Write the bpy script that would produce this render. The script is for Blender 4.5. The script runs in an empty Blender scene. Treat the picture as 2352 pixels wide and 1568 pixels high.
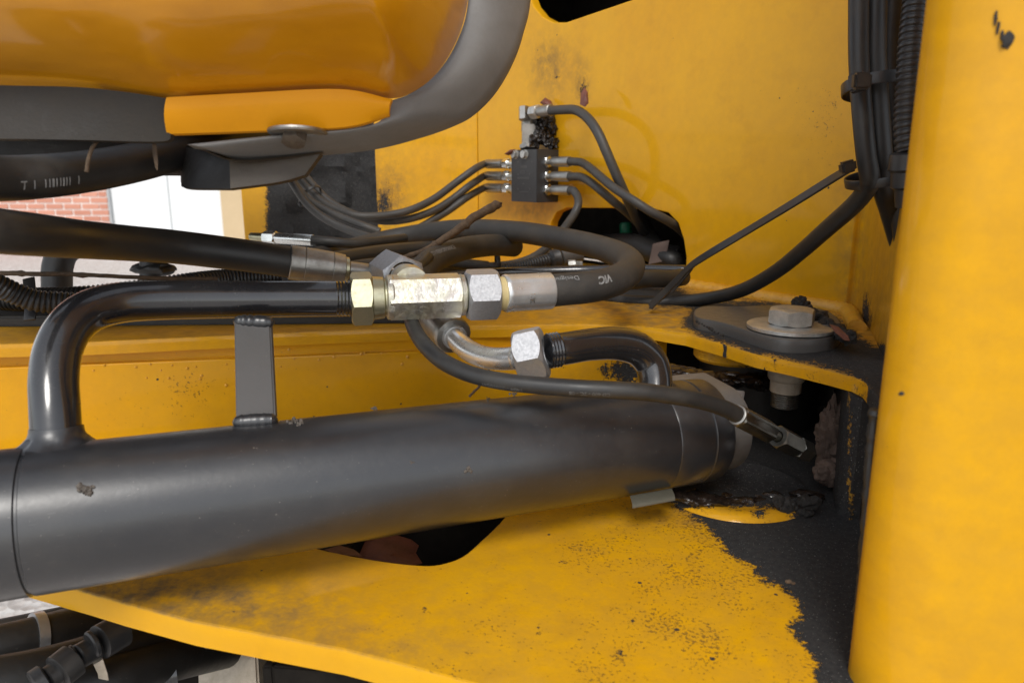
import bpy, bmesh, math, random
import numpy as np
from mathutils import Vector, Matrix, noise, geometry
random.seed(7)
SC = bpy.context.scene
COL = SC.collection

# ------------------------------------------------------------------ camera, sky, sun, exposure
F = 2352 * 26.0 / 36.0            # focal length in the picture's 2352-wide pixel units
PITCH = math.radians(13.0)
CAM = Vector((0, 0, 1.0))
cp, sp = math.cos(PITCH), math.sin(PITCH)
FW, UP, RT = Vector((0, cp, -sp)), Vector((0, sp, cp)), Vector((1, 0, 0))
cd = bpy.data.cameras.new('camera'); cam = bpy.data.objects.new('camera', cd); COL.objects.link(cam)
cam.location = CAM; cam.rotation_euler = (math.pi/2 - PITCH, 0, 0)
cd.lens = 26.0; cd.sensor_width = 36.0; cd.clip_start = 0.01; cd.clip_end = 500
cd.dof.use_dof = True; cd.dof.focus_distance = 0.62; cd.dof.aperture_fstop = 11.0
SC.camera = cam
W_ = bpy.data.worlds.new('World'); SC.world = W_; W_.use_nodes = True
nt = W_.node_tree; nt.nodes.clear()
SUN_EL, SUN_AZ = 47.0, 186.0      # azimuth clockwise from +Y
sky = nt.nodes.new('ShaderNodeTexSky'); sky.sky_type = 'NISHITA'; sky.sun_disc = False
sky.sun_elevation = math.radians(SUN_EL); sky.sun_rotation = math.radians(SUN_AZ)
sky.air_density = 1.0; sky.dust_density = 1.0
hs = nt.nodes.new('ShaderNodeHueSaturation'); hs.inputs['Saturation'].default_value = 0.25
bg = nt.nodes.new('ShaderNodeBackground'); bg.inputs['Strength'].default_value = 0.15
wo = nt.nodes.new('ShaderNodeOutputWorld')
nt.links.new(sky.outputs[0], hs.inputs['Color']); nt.links.new(hs.outputs[0], bg.inputs[0]); nt.links.new(bg.outputs[0], wo.inputs[0])
sl = bpy.data.lights.new('sun', 'SUN'); sl.energy = 1.25; sl.angle = math.radians(20); sl.color = (1, .96, .9)
so = bpy.data.objects.new('sun', sl); COL.objects.link(so)
a_, e_ = math.radians(SUN_AZ), math.radians(SUN_EL)
sdir = Vector((math.sin(a_)*math.cos(e_), math.cos(a_)*math.cos(e_), math.sin(e_)))
so.rotation_euler = sdir.to_track_quat('Z', 'Y').to_euler(); so.location = sdir*6
SC.view_settings.view_transform = 'Standard'; SC.view_settings.look = 'None'
SC.view_settings.exposure = 0.46; SC.view_settings.gamma = 1.0
SC.cycles.max_bounces = 6; SC.cycles.diffuse_bounces = 4; SC.cycles.glossy_bounces = 4
SC.cycles.use_denoising = True

# ------------------------------------------------------------------ pixel -> place helpers
def ray(u, v): return FW + RT*((u-1176)/F) + UP*((784-v)/F)
def P(u, v, d): return CAM + ray(u, v)*d
def G(u, v, h):
    r = ray(u, v); return CAM + r*(-h/r.z)
def proj(p):
    q = Vector(p) - CAM; d = q.dot(FW)
    return 1176 + F*q.dot(RT)/d, 784 - F*q.dot(UP)/d, d
class Plane:
    def __init__(s, o, ex, ey): s.o = Vector(o); s.x = Vector(ex).normalized(); s.y = Vector(ey).normalized(); s.n = s.x.cross(s.y)
    def hit(s, u, v):
        r = ray(u, v); return CAM + r*((s.o-CAM).dot(s.n)/r.dot(s.n))
    def uv(s, u, v): q = s.hit(u, v) - s.o; return (q.dot(s.x), q.dot(s.y))
    def at(s, a, b, w=0): return s.o + s.x*a + s.y*b + s.n*w
def along(o, d, u):
    """point on the line o + t d that shows at picture column u"""
    o = Vector(o) - CAM; k = (u-1176)/F
    t = (k*o.dot(FW) - o.dot(RT))/(d.dot(RT) - k*d.dot(FW)); return CAM + o + d*t
def px(w, d): return w*d/F        # width in pixels at depth d -> metres

# ------------------------------------------------------------------ scene graph helpers
def tag(o, label=None, cat=None, group=None, kind=None):
    if label: o['label'] = label
    if cat: o['category'] = cat
    if group: o['group'] = group
    if kind: o['kind'] = kind
    return o
def thing(name, label, cat, loc, group=None):
    o = bpy.data.objects.new(name, None); o.empty_display_size = .02; COL.objects.link(o); o.location = loc
    return tag(o, label, cat, group)
def mesh(name, geo, m, parent=None, sharp=35, label=None, kind=None, smooth=True, attrs=None):
    V, Fc = geo
    off = Vector((0, 0, 0)); q = parent
    while q is not None: off += q.location; q = q.parent
    me = bpy.data.meshes.new(name)
    me.from_pydata([tuple(Vector(v)-off) for v in V], [], Fc); me.update()
    bm = bmesh.new(); bm.from_mesh(me); bmesh.ops.recalc_face_normals(bm, faces=bm.faces); bm.to_mesh(me); bm.free()
    if smooth:
        me.shade_smooth(); me.set_sharp_from_angle(angle=math.radians(sharp))
    if attrs:
        for k, f in attrs.items():
            A = me.attributes.new(k, 'FLOAT', 'POINT'); A.data.foreach_set('value', f)
    me.materials.append(m)
    o = bpy.data.objects.new(name, me); COL.objects.link(o)
    if parent is not None: o.parent = parent
    return tag(o, label, kind=kind)
def solo(name, geo, m, label, cat, group=None, **k):
    o = mesh(name, geo, m, **k); return tag(o, label, cat, group)
def join(*gs):
    V, Fc = [], []
    for v, f in gs:
        n = len(V); V += list(v); Fc += [tuple(i+n for i in q) for q in f]
    return V, Fc

# ------------------------------------------------------------------ shape helpers
def spline(pts, n=10):
    """Catmull-Rom through points (each: Vector, or Vector + radius)"""
    P_ = [np.array(p, float) for p in pts]
    P_ = [2*P_[0]-P_[1]] + P_ + [2*P_[-1]-P_[-2]]
    out = []
    for i in range(1, len(P_)-2):
        p0, p1, p2, p3 = P_[i-1:i+3]
        for k in range(n):
            t = k/n
            out.append(.5*((2*p1) + (p2-p0)*t + (2*p0-5*p1+4*p2-p3)*t*t + (3*p1-p0-3*p2+p3)*t**3))
    out.append(P_[-2]); return out
def frames(C, ref=None):
    T = []
    for i in range(len(C)):
        a = C[max(i-1, 0)]; b = C[min(i+1, len(C)-1)]; T.append((b-a).normalized())
    n = ref if ref is not None else (Vector((0, 0, 1)) if abs(T[0].z) < .9 else Vector((1, 0, 0)))
    N = []
    for t in T:
        n = (n - t*n.dot(t)); n = n.normalized() if n.length > 1e-6 else t.orthogonal().normalized(); N.append(n.copy())
    return T, N
def tube(C, r, seg=20, cap=True, prof=None):
    """sweep; r is a number or list; prof(angle, i) scales the radius"""
    C = [Vector(c[:3]) for c in C]
    R = r if isinstance(r, (list, tuple)) else [r]*len(C)
    T, N = frames(C); V, Fc = [], []
    for i, c in enumerate(C):
        B = T[i].cross(N[i])
        for k in range(seg):
            a = 2*math.pi*k/seg; q = R[i]*(prof(a, i) if prof else 1)
            V.append(c + (N[i]*math.cos(a) + B*math.sin(a))*q)
    for i in range(len(C)-1):
        for k in range(seg):
            k2 = (k+1) % seg; Fc.append((i*seg+k, i*seg+k2, (i+1)*seg+k2, (i+1)*seg+k))
    if cap:
        Fc.append(tuple(range(seg))[::-1]); Fc.append(tuple((len(C)-1)*seg+k for k in range(seg)))
    return V, Fc
def hose(pts, w=None, n=10, seg=20, dia=None, **k):
    """pts (u, v, depth); dia in metres"""
    C = spline([P(*p) for p in pts], n); return tube(C, dia/2, seg, **k)
def axisframe(a, b):
    z = (Vector(b)-Vector(a)).normalized(); x = Vector((0, 0, 1)).cross(z)
    x = x.normalized() if x.length > 1e-4 else Vector((1, 0, 0)); return x, z.cross(x), z
def lathe(a, b, prof, seg=36, rad=None, roll=0):
    """prof: list of (s, r), s metres from a towards b; rad(angle, s) -> factor"""
    a = Vector(a); x, y, z = axisframe(a, b); V, Fc = [], []
    for s, r in prof:
        for k in range(seg):
            t = 2*math.pi*k/seg; q = r*(rad(t, s) if rad else 1)
            V.append(a + z*s + (x*math.cos(t+roll) + y*math.sin(t+roll))*q)
    for i in range(len(prof)-1):
        for k in range(seg):
            k2 = (k+1) % seg; Fc.append((i*seg+k, i*seg+k2, (i+1)*seg+k2, (i+1)*seg+k))
    Fc.append(tuple(range(seg))[::-1]); Fc.append(tuple((len(prof)-1)*seg+k for k in range(seg)))
    return V, Fc
def hexnut(a, b, af, roll=0, hole=0, cham=1.0):
    """hexagon prism from a to b with chamfered ends; af = across flats"""
    a, b = Vector(a), Vector(b); L = (b-a).length; x, y, z = axisframe(a, b); seg = 48
    rc = af/2*1.0; rings = []
    def hr(t): m_ = (t % (math.pi/3)) - math.pi/6; return af/2/math.cos(m_)
    def ch(t): return max(0, hr(t)-rc)*math.tan(math.radians(32))*cham + L*.012
    rows = []
    def ring(fs, fr): rows.append([a + z*fs(t) + (x*math.cos(t+roll)+y*math.sin(t+roll))*fr(t) for t in [2*math.pi*k/seg for k in range(seg)]])
    if hole: ring(lambda t: L*.12, lambda t: hole); ring(lambda t: 0, lambda t: hole*1.06)
    ring(lambda t: 0, lambda t: rc*.965)
    ring(ch, hr)
    ring(lambda t: L-ch(t), hr)
    ring(lambda t: L, lambda t: rc*.965)
    if hole: ring(lambda t: L, lambda t: hole*1.06); ring(lambda t: L*.88, lambda t: hole)
    V = [v for r in rows for v in r]; Fc = []
    for i in range(len(rows)-1):
        for k in range(seg):
            k2 = (k+1) % seg; Fc.append((i*seg+k, i*seg+k2, (i+1)*seg+k2, (i+1)*seg+k))
    if not hole: Fc.append(tuple(range(seg))[::-1]); Fc.append(tuple((len(rows)-1)*seg+k for k in range(seg)))
    return V, Fc
def ribbon(C, up, w, t, closed=False):
    """flat strip w wide (along 'up'), t thick, rounded a little"""
    C = [Vector(c[:3]) for c in C]; V, Fc = [], []; m = len(C)
    pr = [(-.5, -.3), (-.42, -.5), (.42, -.5), (.5, -.3), (.5, .3), (.42, .5), (-.42, .5), (-.5, .3)]
    for i in range(m):
        if closed: T = (C[(i+1) % m]-C[i-1]).normalized()
        else: T = (C[min(i+1, m-1)]-C[max(i-1, 0)]).normalized()
        u_ = up[i] if isinstance(up, list) else up
        U = (u_ - T*u_.dot(T)).normalized(); N = T.cross(U)
        for a, b in pr: V.append(C[i] + U*a*w + N*b*t)
    e = m if closed else m-1
    for i in range(e):
        j = (i+1) % m
        for k in range(8): k2 = (k+1) % 8; Fc.append((i*8+k, i*8+k2, j*8+k2, j*8+k))
    if not closed: Fc.append(tuple(range(8))[::-1]); Fc.append(tuple((m-1)*8+k for k in range(8)))
    return V, Fc
def box(o, ex, ey, ez, bev=.0008):
    """rounded box: corner o and three edge vectors"""
    bm = bmesh.new(); o = Vector(o); vs = []
    for k in range(2):
        for j in range(2):
            for i in range(2): vs.append(bm.verts.new(o + Vector(ex)*i + Vector(ey)*j + Vector(ez)*k))
    for f in ((0, 2, 3, 1), (4, 5, 7, 6), (0, 1, 5, 4), (2, 6, 7, 3), (0, 4, 6, 2), (1, 3, 7, 5)): bm.faces.new([vs[i] for i in f])
    if bev: bmesh.ops.bevel(bm, geom=list(bm.edges), offset=bev, segments=2, affect='EDGES')
    bm.verts.index_update(); out = [v.co.copy() for v in bm.verts], [tuple(v.index for v in f.verts) for f in bm.faces]
    bm.free(); return out
def grid(rows, close=False):
    V = [Vector(p) for r in rows for p in r]; m = len(rows[0]); Fc = []
    for i in range(len(rows)-1):
        for k in range(m-1 + (1 if close else 0)):
            k2 = (k+1) % m; Fc.append((i*m+k, i*m+k2, (i+1)*m+k2, (i+1)*m+k))
    return V, Fc
def blob(specs, sub=3, amp=.35, fr=90, seed=0):
    """lumps: (centre, (rx, ry, rz)) noise-displaced"""
    V, Fc = [], []
    for c, r in specs:
        bm = bmesh.new(); bmesh.ops.create_icosphere(bm, subdivisions=sub, radius=1)
        r = (r, r, r) if not isinstance(r, (tuple, list)) else r; n0 = len(V)
        for v in bm.verts:
            p = Vector((v.co.x*r[0], v.co.y*r[1], v.co.z*r[2])); w = Vector(c)+p
            k = noise.fractal((w+Vector((seed, 0, 0)))*fr, 1.0, 2.0, 4)
            V.append(Vector(c) + p*(1+amp*k))
        bm.verts.index_update(); Fc += [tuple(v.index+n0 for v in f.verts) for f in bm.faces]; bm.free()
    return V, Fc
def inset(poly, b):
    """move a polygon's corners inwards by b"""
    n = len(poly); A = sum(poly[i][0]*poly[(i+1) % n][1]-poly[(i+1) % n][0]*poly[i][1] for i in range(n)); sg = 1 if A > 0 else -1
    out = []
    for i in range(n):
        p0, p1, p2 = Vector(poly[i-1]), Vector(poly[i]), Vector(poly[(i+1) % n])
        d1 = (p1-p0).normalized(); d2 = (p2-p1).normalized()
        n1 = Vector((-d1.y, d1.x))*sg; n2 = Vector((-d2.y, d2.x))*sg
        m = (n1+n2); m = m.normalized() if m.length > 1e-6 else n1
        k = b/max(.4, m.dot(n1)); out.append((p1.x+m.x*k, p1.y+m.y*k))
    return out
def resample(poly, step):
    out = []; n = len(poly)
    for i in range(n):
        a, b = Vector(poly[i]), Vector(poly[(i+1) % n]); m = max(1, int((b-a).length/step))
        for k in range(m): out.append(tuple(a.lerp(b, k/m)))
    return out
def inpoly(pts, poly):
    x, y = pts[:, 0], pts[:, 1]; r = np.zeros(len(pts), bool); n = len(poly)
    for i in range(n):
        x1, y1 = poly[i]; x2, y2 = poly[(i+1) % n]
        if y1 == y2: continue
        c = ((y1 > y) != (y2 > y)) & (x < (x2-x1)*(y-y1)/(y2-y1)+x1); r ^= c
    return r
def pdist(pts, poly, closed=True):
    d = np.full(len(pts), 1e9); n = len(poly)
    for i in range(n if closed else n-1):
        a = np.array(poly[i], float); b = np.array(poly[(i+1) % n], float); e = b-a; L = max((e*e).sum(), 1e-12)
        t = np.clip(((pts-a)@e)/L, 0, 1); q = a+t[:, None]*e; d = np.minimum(d, np.hypot(*(pts-q).T))
    return d
def sdf(pts, poly):
    """signed distance, positive inside"""
    return np.where(inpoly(pts, poly), 1, -1)*pdist(pts, poly)
def plate(outline, holes, fr, thick, step, bev=.0012, wear=None):
    """flat sheet with rounded arrises and cut-outs, on frame fr, body below it. wear(px points) -> dict of vertex values"""
    loops = [resample(outline, step)] + [resample(h, step*.7) for h in holes]
    ins = [inset(loops[0], bev)] + [inset(l, -bev) for l in loops[1:]]
    O = np.array(ins[0]); lo, hi = O.min(0), O.max(0)
    gx, gy = np.meshgrid(np.arange(lo[0], hi[0], step), np.arange(lo[1], hi[1], step)); g = np.stack([gx.ravel(), gy.ravel()], 1)
    ok = inpoly(g, ins[0]) & (pdist(g, ins[0]) > step*.5)
    for h in ins[1:]: ok &= ~inpoly(g, h) & (pdist(g, h) > step*.5)
    pts, ed = [], []
    for l in ins:
        n0 = len(pts); pts += [Vector(p) for p in l]; ed += [(n0+i, n0+(i+1) % len(l)) for i in range(len(l))]
    pts += [Vector(p) for p in g[ok]]
    r = geometry.delaunay_2d_cdt(pts, ed, [], 0, 1e-7)
    vs = [tuple(v) for v in r[0]]; tri = np.array([f for f in r[2] if len(f) == 3]); va = np.array(vs)
    cen = va[tri].mean(1); keep = inpoly(cen, ins[0])
    for h in ins[1:]: keep &= ~inpoly(cen, h)
    V = [fr.at(a, b) for a, b in vs]; Fc = [tuple(int(q) for q in t) for t in tri[keep]]
    for l, li in zip(loops, ins):
        n0 = len(V); n = len(l); m = 5
        for i in range(n):
            a, b = l[i]; c, d = li[i]
            V += [fr.at(c, d), fr.at(a+(c-a)*.3, b+(d-b)*.3, -bev*.3), fr.at(a, b, -bev), fr.at(a, b, -thick*.5), fr.at(a, b, -thick)]
        for i in range(n):
            j = (i+1) % n
            for k in range(m-1): Fc.append((n0+i*m+k, n0+j*m+k, n0+j*m+k+1, n0+i*m+k+1))
    n0 = len(V); V += [fr.at(a, b, -thick) for a, b in vs]; Fc += [tuple(int(q)+n0 for q in t[::-1]) for t in tri[keep]]
    at = None
    if wear: q = np.array([proj(v)[:2] for v in V]); at = {k: np.asarray(x, 'f') for k, x in wear(q, V).items()}
    return (V, Fc), at

# ------------------------------------------------------------------ materials
class N:
    def __init__(s, name):
        s.m = bpy.data.materials.new(name); s.m.use_nodes = True; s.t = s.m.node_tree; s.b = s.t.nodes['Principled BSDF']
        s.tc = s.t.nodes.new('ShaderNodeTexCoord').outputs['Object']
    def n(s, ty, **k):
        o = s.t.nodes.new(ty)
        for a, v in k.items():
            if a[0] == '_': setattr(o, a[1:], v)
            else: s.set(o.inputs[a.replace('__', ' ')], v)
        return o
    def set(s, inp, v):
        if hasattr(v, 'is_output') or isinstance(v, bpy.types.NodeSocket): s.t.links.new(v, inp)
        else: inp.default_value = v
    def noise(s, sc, det=4, rough=.55, vec=None, dist=0):
        o = s.n('ShaderNodeTexNoise', Scale=sc, Detail=det, Roughness=rough, Distortion=dist); s.set(o.inputs['Vector'], vec or s.tc); return o.outputs['Fac']
    def math(s, op, a, b=0, c=None, clamp=False):
        o = s.t.nodes.new('ShaderNodeMath'); o.operation = op; o.use_clamp = clamp; s.set(o.inputs[0], a); s.set(o.inputs[1], b)
        if c is not None: s.set(o.inputs[2], c)
        return o.outputs[0]
    def step(s, v, lo, hi, a=0., b=1.):
        o = s.n('ShaderNodeMapRange'); s.set(o.inputs[0], v)
        for i, x in zip((1, 2, 3, 4), (lo, hi, a, b)): s.set(o.inputs[i], x)
        return o.outputs[0]
    def mix(s, f, a, b):
        o = s.t.nodes.new('ShaderNodeMix'); o.data_type = 'RGBA'; s.set(o.inputs[0], f)
        for i, x in ((6, a), (7, b)): s.set(o.inputs[i], (x+(1,)) if isinstance(x, tuple) and len(x) == 3 else x)
        return o.outputs[2]
    def attr(s, name):
        o = s.t.nodes.new('ShaderNodeAttribute'); o.attribute_name = name; return o.outputs['Fac']
    def scale(s, v):
        o = s.t.nodes.new('ShaderNodeMapping'); s.set(o.inputs[0], s.tc); o.inputs['Scale'].default_value = v; return o.outputs[0]
    def bump(s, h, st=.3, d=.001, prev=None):
        o = s.n('ShaderNodeBump', Strength=st, Distance=d); s.set(o.inputs['Height'], h)
        if prev is not None: s.set(o.inputs['Normal'], prev)
        return o.outputs[0]
    def out(s, col, rough, metal=0., nor=None, **k):
        B = s.b.inputs
        for nm, v in (('Base Color', col), ('Roughness', rough), ('Metallic', metal)):
            s.set(B[nm], (v+(1,)) if isinstance(v, tuple) and len(v) == 3 else v)
        if nor is not None: s.set(B['Normal'], nor)
        for a, v in k.items(): s.set(B[a.replace('__', ' ')], v)
        return s.m

def paint(name, c1, c2, coat=.6, rough=.38, crough=.16, worn=True, wavy=0):
    """enamel paint; vertex values 'grime' (dark coating, ragged edge), 'speck' (chip density), 'dust' (film)"""
    s = N(name)
    big = s.noise(6, 3); fine = s.noise(420, 2); mid = s.noise(45, 6, .65)
    col = s.mix(s.step(big, .35, .65), c1, c2)
    col = s.mix(s.math('MULTIPLY', s.step(s.noise(s_(28), 8, .7), .52, .75), .35), col, (c1[0]*.72, c1[1]*.66, c1[2]*.8))
    h = s.noise(650, 2); nor = s.bump(h, .06, .0006)
    if wavy: nor = s.bump(s.noise(1., 3, .5, vec=s.scale((7, 7, 26))), wavy, .02, nor)
    r = rough
    if worn:
        dust = s.attr('dust'); gr = s.attr('grime'); sk = s.attr('speck')
        ds = s.math('MULTIPLY', dust, s.step(s.noise(70, 8, .7), .3, .62), clamp=True)
        col = s.mix(ds, col, (.17, .115, .06))
        sk = s.math('MULTIPLY', sk, s.step(s.noise(24, 5, .7), .30, .68, .55, 1.3))
        strk = s.noise(1.0, 6, .7, vec=s.scale((420, 420, 420)))
        thr = s.step(sk, 0, 1, .82, .528)
        m1 = s.step(s.math('SUBTRACT', strk, thr), .0, .025)
        pv = s.t.nodes.new('ShaderNodeTexVoronoi'); s.set(pv.inputs['Vector'], s.tc); pv.inputs['Scale'].default_value = 75; pv.inputs['Randomness'].default_value = 1
        rnd = s.t.nodes.new('ShaderNodeSeparateColor'); s.set(rnd.inputs[0], pv.outputs['Color'])
        rr = s.math('MULTIPLY', s.math('SUBTRACT', rnd.outputs[0], s.step(sk, 0, 1, .90, .45)), .28)
        dd = s.math('ADD', pv.outputs['Distance'], s.math('MULTIPLY', s.math('SUBTRACT', s.noise(500, 3), .5), .12))
        m2 = s.step(s.math('SUBTRACT', rr, dd), .0, .012)
        col = s.mix(s.math('MULTIPLY', m1, .68), col, (.085, .055, .028))
        col = s.mix(m2, col, (.05, .045, .04))
        rn = s.math('ADD', s.math('MULTIPLY', s.math('SUBTRACT', s.noise(60, 9, .8), .5), .8), s.math('MULTIPLY', s.math('SUBTRACT', s.noise(330, 6, .8), .5), .95))
        rag = s.math('ADD', gr, s.math('MULTIPLY', rn, s.attr('rag')))
        gm = s.step(rag, -.4, .4)
        rim = s.math('MULTIPLY', s.step(rag, -9, 0), s.step(s.noise(180, 6, .8), .42, .62), clamp=True)
        col = s.mix(s.math('MULTIPLY', rim, .75), col, (.26, .13, .02))
        g0 = s.mix(s.step(s.noise(240, 6, .7), .35, .7), (.026, .026, .027), (.046, .045, .044))
        g0 = s.mix(s.step(s.noise(800, 2), .66, .70), g0, (.20, .19, .18))
        col = s.mix(gm, col, g0)
        r = s.math('ADD', s.math('MULTIPLY', s.math('MAXIMUM', gm, ds), .35), s.step(mid, .3, .7, rough-.05, rough+.1))
        hh = s.math('ADD', s.math('MULTIPLY', gm, s.step(s.noise(300, 5, .7), 0, 1, .7, 1.3)), s.math('MULTIPLY', s.math('MAXIMUM', m1, m2), -.4))
        nor = s.bump(hh, .7, .0007, nor)
        cw = s.math('MULTIPLY', s.math('SUBTRACT', 1., s.math('MAXIMUM', s.math('MAXIMUM', gm, m2), ds), clamp=True), coat)
        return s.out(col, r, 0., nor, Coat__Weight=cw, Coat__Roughness=crough, Specular__IOR__Level=.14)
    return s.out(col, r, 0., nor, Coat__Weight=coat, Coat__Roughness=crough, Specular__IOR__Level=.14)
def s_(x): return x
YEL, YEL2 = (.74, .375, .002), (.70, .335, .002)
M = {}
M['paint'] = paint('yellow enamel', YEL, YEL2, coat=.5, rough=.45, crough=.10)
M['paint_post'] = paint('yellow enamel, clean', (.72, .36, .002), (.68, .33, .002), coat=.35, rough=.55, crough=.10, wavy=.12)
M['hood'] = paint('orange yellow gloss', (.62, .27, .008), (.58, .235, .004), coat=.9, rough=.4, crough=.12, worn=False, wavy=.3)
M['lip'] = paint('orange yellow lip', (.78, .34, .006), (.74, .30, .005), coat=.1, rough=.5, worn=False)

def rubber(name, c=(.022, .021, .021), r=.5, weave=0, dusty=.5):
    s = N(name); n = s.noise(35, 6, .7); col = s.mix(s.math('MULTIPLY', s.step(n, .45, .75), dusty), c, (.10, .085, .065))
    f = s.noise(500, 3)
    col = s.mix(s.math('MULTIPLY', s.step(s.noise(300, 5, .8), .66, .72), dusty), col, (.16, .14, .11))
    return s.out(col, s.step(n, .3, .7, r-.07, r+.12), 0., s.bump(f, .12+weave, .0006))
M['rubber'] = rubber('hose rubber', (.020, .020, .020), .44, 0, .25)
M['rubber_w'] = rubber('wrapped hose rubber', (.034, .032, .030), .62, .25, .45)
M['rubber_far'] = rubber('dusty hose rubber', (.045, .044, .043), .5, 0, .5)
M['plastic'] = rubber('black nylon', (.022, .022, .023), .36, 0, .25)
M['trim'] = rubber('grey rubber trim', (.165, .160, .152), .5, .1, .3)
M['under'] = rubber('dirty underside', (.018, .014, .010), .65, .4, .22)
def blackpaint(name, c=(.020, .020, .022), r=.3, b=.12, dusty=.3, coat=.4, cr=.3):
    s = N(name); n = s.noise(18, 7, .7); d = s.noise(120, 8, .75)
    col = s.mix(s.math('MULTIPLY', s.step(n, .45, .8), dusty), c, (.075, .068, .058))
    v = s.step(s.noise(600, 3, .6), .70, .73); v = s.math('MULTIPLY', v, s.step(n, .4, .6))
    col = s.mix(s.math('MULTIPLY', v, .8), col, (.25, .23, .20))
    sc_ = s.step(s.noise(1., 3, .6, vec=s.scale((60, 60, 1100)), dist=.4), .68, .72); sc_ = s.math('MULTIPLY', sc_, s.step(s.noise(9, 3), .48, .6))
    col = s.mix(s.math('MULTIPLY', sc_, .45), col, (.11, .105, .10))
    col = s.mix(s.math('MULTIPLY', s.step(s.noise(75, 8, .8), .60, .70), dusty*.5), col, (.12, .105, .085))
    nor = s.bump(s.noise(260, 4, .6), b, .0006)
    return s.out(col, s.step(d, .3, .75, r-.05, r+.18), 0., nor, Coat__Weight=coat, Coat__Roughness=cr)
M['barrel'] = blackpaint('satin black paint', (.016, .017, .020), .33, .18, .30, .8, .30)
M['pipe'] = blackpaint('gloss black pipe paint', (.014, .014, .016), .17, .05, .2, .9, .10)
M['greyplate'] = blackpaint('dark grey painted steel', (.075, .073, .072), .42, .15, .3, .2)
M['blackdeep'] = blackpaint('black oily steel', (.012, .011, .010), .5, .4, .1, .1)
M['block'] = blackpaint('black phosphate steel', (.035, .035, .037), .42, .08, .15, .1)
def metal(name, c1, c2, r=.3, sc=60, b=.15, bs=400, dirt=.3, mt=1., dc=(.10, .075, .05)):
    s = N(name); n = s.noise(sc, 6, .65)
    col = s.mix(s.step(n, .3, .7), c1, c2); d = s.math('MULTIPLY', s.step(s.noise(sc*2.3, 9, .75), .52, .72), dirt)
    col = s.mix(d, col, dc); nor = s.bump(s.noise(bs, 4, .6), b, .0006)
    return s.out(col, s.step(n, .3, .7, r-.06, r+.12), s.math('SUBTRACT', mt, s.math('MULTIPLY', d, .8)), nor)
M['zinc'] = metal('zinc plated steel', (.84, .84, .83), (.68, .68, .67), .24, 40, .08, 500, .15, mt=.85)
M['zincgrain'] = metal('galvanised nut', (.54, .55, .57), (.44, .45, .47), .56, 500, .25, 600, .12)
M['ferrule'] = metal('crimped zinc ferrule', (.74, .75, .76), (.50, .51, .51), .30, 55, .15, 200, .35, dc=(.26, .22, .16), mt=.72)
M['dull'] = metal('dull zinc', (.46, .45, .42), (.30, .29, .27), .42, 60, .2, 400, .35)
M['bolt'] = metal('weathered zinc bolt', (.66, .66, .64), (.36, .36, .34), .40, 80, .25, 300, .35, mt=.8)
M['silver'] = metal('bright fitting', (.88, .90, .89), (.76, .79, .78), .24, 60, .05, 300, .12)
def chromate():
    s = N('yellow chromate cast steel'); n = s.noise(55, 3, .5); k = s.noise(260, 4, .6)
    c = s.mix(s.step(n, .35, .6), (.70, .66, .50), (.60, .60, .55)); c = s.mix(s.math('MULTIPLY', s.step(s.noise(60, 2), .45, .75), .5), c, (.56, .46, .48))
    c = s.mix(s.math('MULTIPLY', s.step(s.noise(70, 2), .5, .8), .5), c, (.44, .49, .32))
    return s.out(c, s.step(k, .3, .7, .34, .66), 1., s.bump(k, .6, .0010))
M['chromate'] = chromate()
M['chromate_s'] = metal('smooth yellow chromate', (.56, .53, .36), (.46, .45, .32), .34, 90, .12, 300, .35)
def simple(name, c1, c2=None, r=.6, sc=30, b=.2, bs=100, metal_=0., bd=.002, **k):
    s = N(name); n = s.noise(sc, 7, .7); col = s.mix(s.step(n, .3, .7), c1, c2 or c1)
    return s.out(col, r, metal_, s.bump(s.noise(bs, 6, .65), b, bd), **k)
M['grease'] = simple('old grease', (.010, .007, .006), (.030, .019, .013), .16, 120, .7, 350, Coat__Weight=.5)
M['soot'] = simple('greasy grit', (.014, .013, .012), (.045, .042, .04), .62, 110, 1., 160, bd=.006)
M['greysteel0'] = simple('dirty bolt steel', (.16, .13, .10), (.08, .065, .05), .5, 200, .3, 400, .3)
M['void'] = simple('shade black interior', (.008, .007, .006), (.018, .015, .012), .9, 40, .3, 60, Specular__IOR__Level=.1)  # near-black colour stands in for shade inside the hollows
M['foam'] = simple('brown foam lump', (.13, .088, .068), (.05, .034, .026), .85, 60, .8, 150)
M['bark'] = simple('dry twig bark', (.13, .085, .05), (.05, .032, .02), .8, 160, .6, 500)
M['leaf'] = simple('dead leaf', (.20, .07, .05), (.10, .035, .025), .6, 40, .4, 150)
M['weld'] = simple('painted weld bead', (.74, .38, .03), (.62, .30, .02), .42, 70, .6, 140, bd=.003, Coat__Weight=.4)
M['white_ink'] = simple('white print', (.34, .35, .35), (.14, .14, .14), .6, 300)
M['cream'] = simple('cream seal', (.62, .50, .24), (.52, .42, .20), .5)
M['tan'] = simple('tan painted plate', (.56, .49, .39), (.38, .32, .24), .6, 90, .3)
M['tag'] = simple('grey plastic sleeve', (.115, .11, .085), (.09, .085, .065), .42, 40, .1)
M['green'] = simple('green paint', (.01, .22, .11), (.01, .16, .08), .4)
M['pink'] = simple('dusty pinkish metal', (.16, .105, .08), (.10, .065, .05), .6)
M['rust'] = simple('rusty thread', (.16, .06, .03), (.08, .04, .03), .6, 200)
def brickmat():
    s = N('red brick'); oi = s.t.nodes.new('ShaderNodeObjectInfo')
    c = s.mix(oi.outputs['Random'], (.64, .30, .21), (.46, .18, .12)); c = s.mix(s.math('MULTIPLY', s.step(s.noise(40, 6, .7), .4, .7), .3), c, (.60, .36, .26))
    return s.out(c, .85, 0., s.bump(s.noise(90, 6, .7), .5, .004))
M['brick'] = brickmat()
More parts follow.
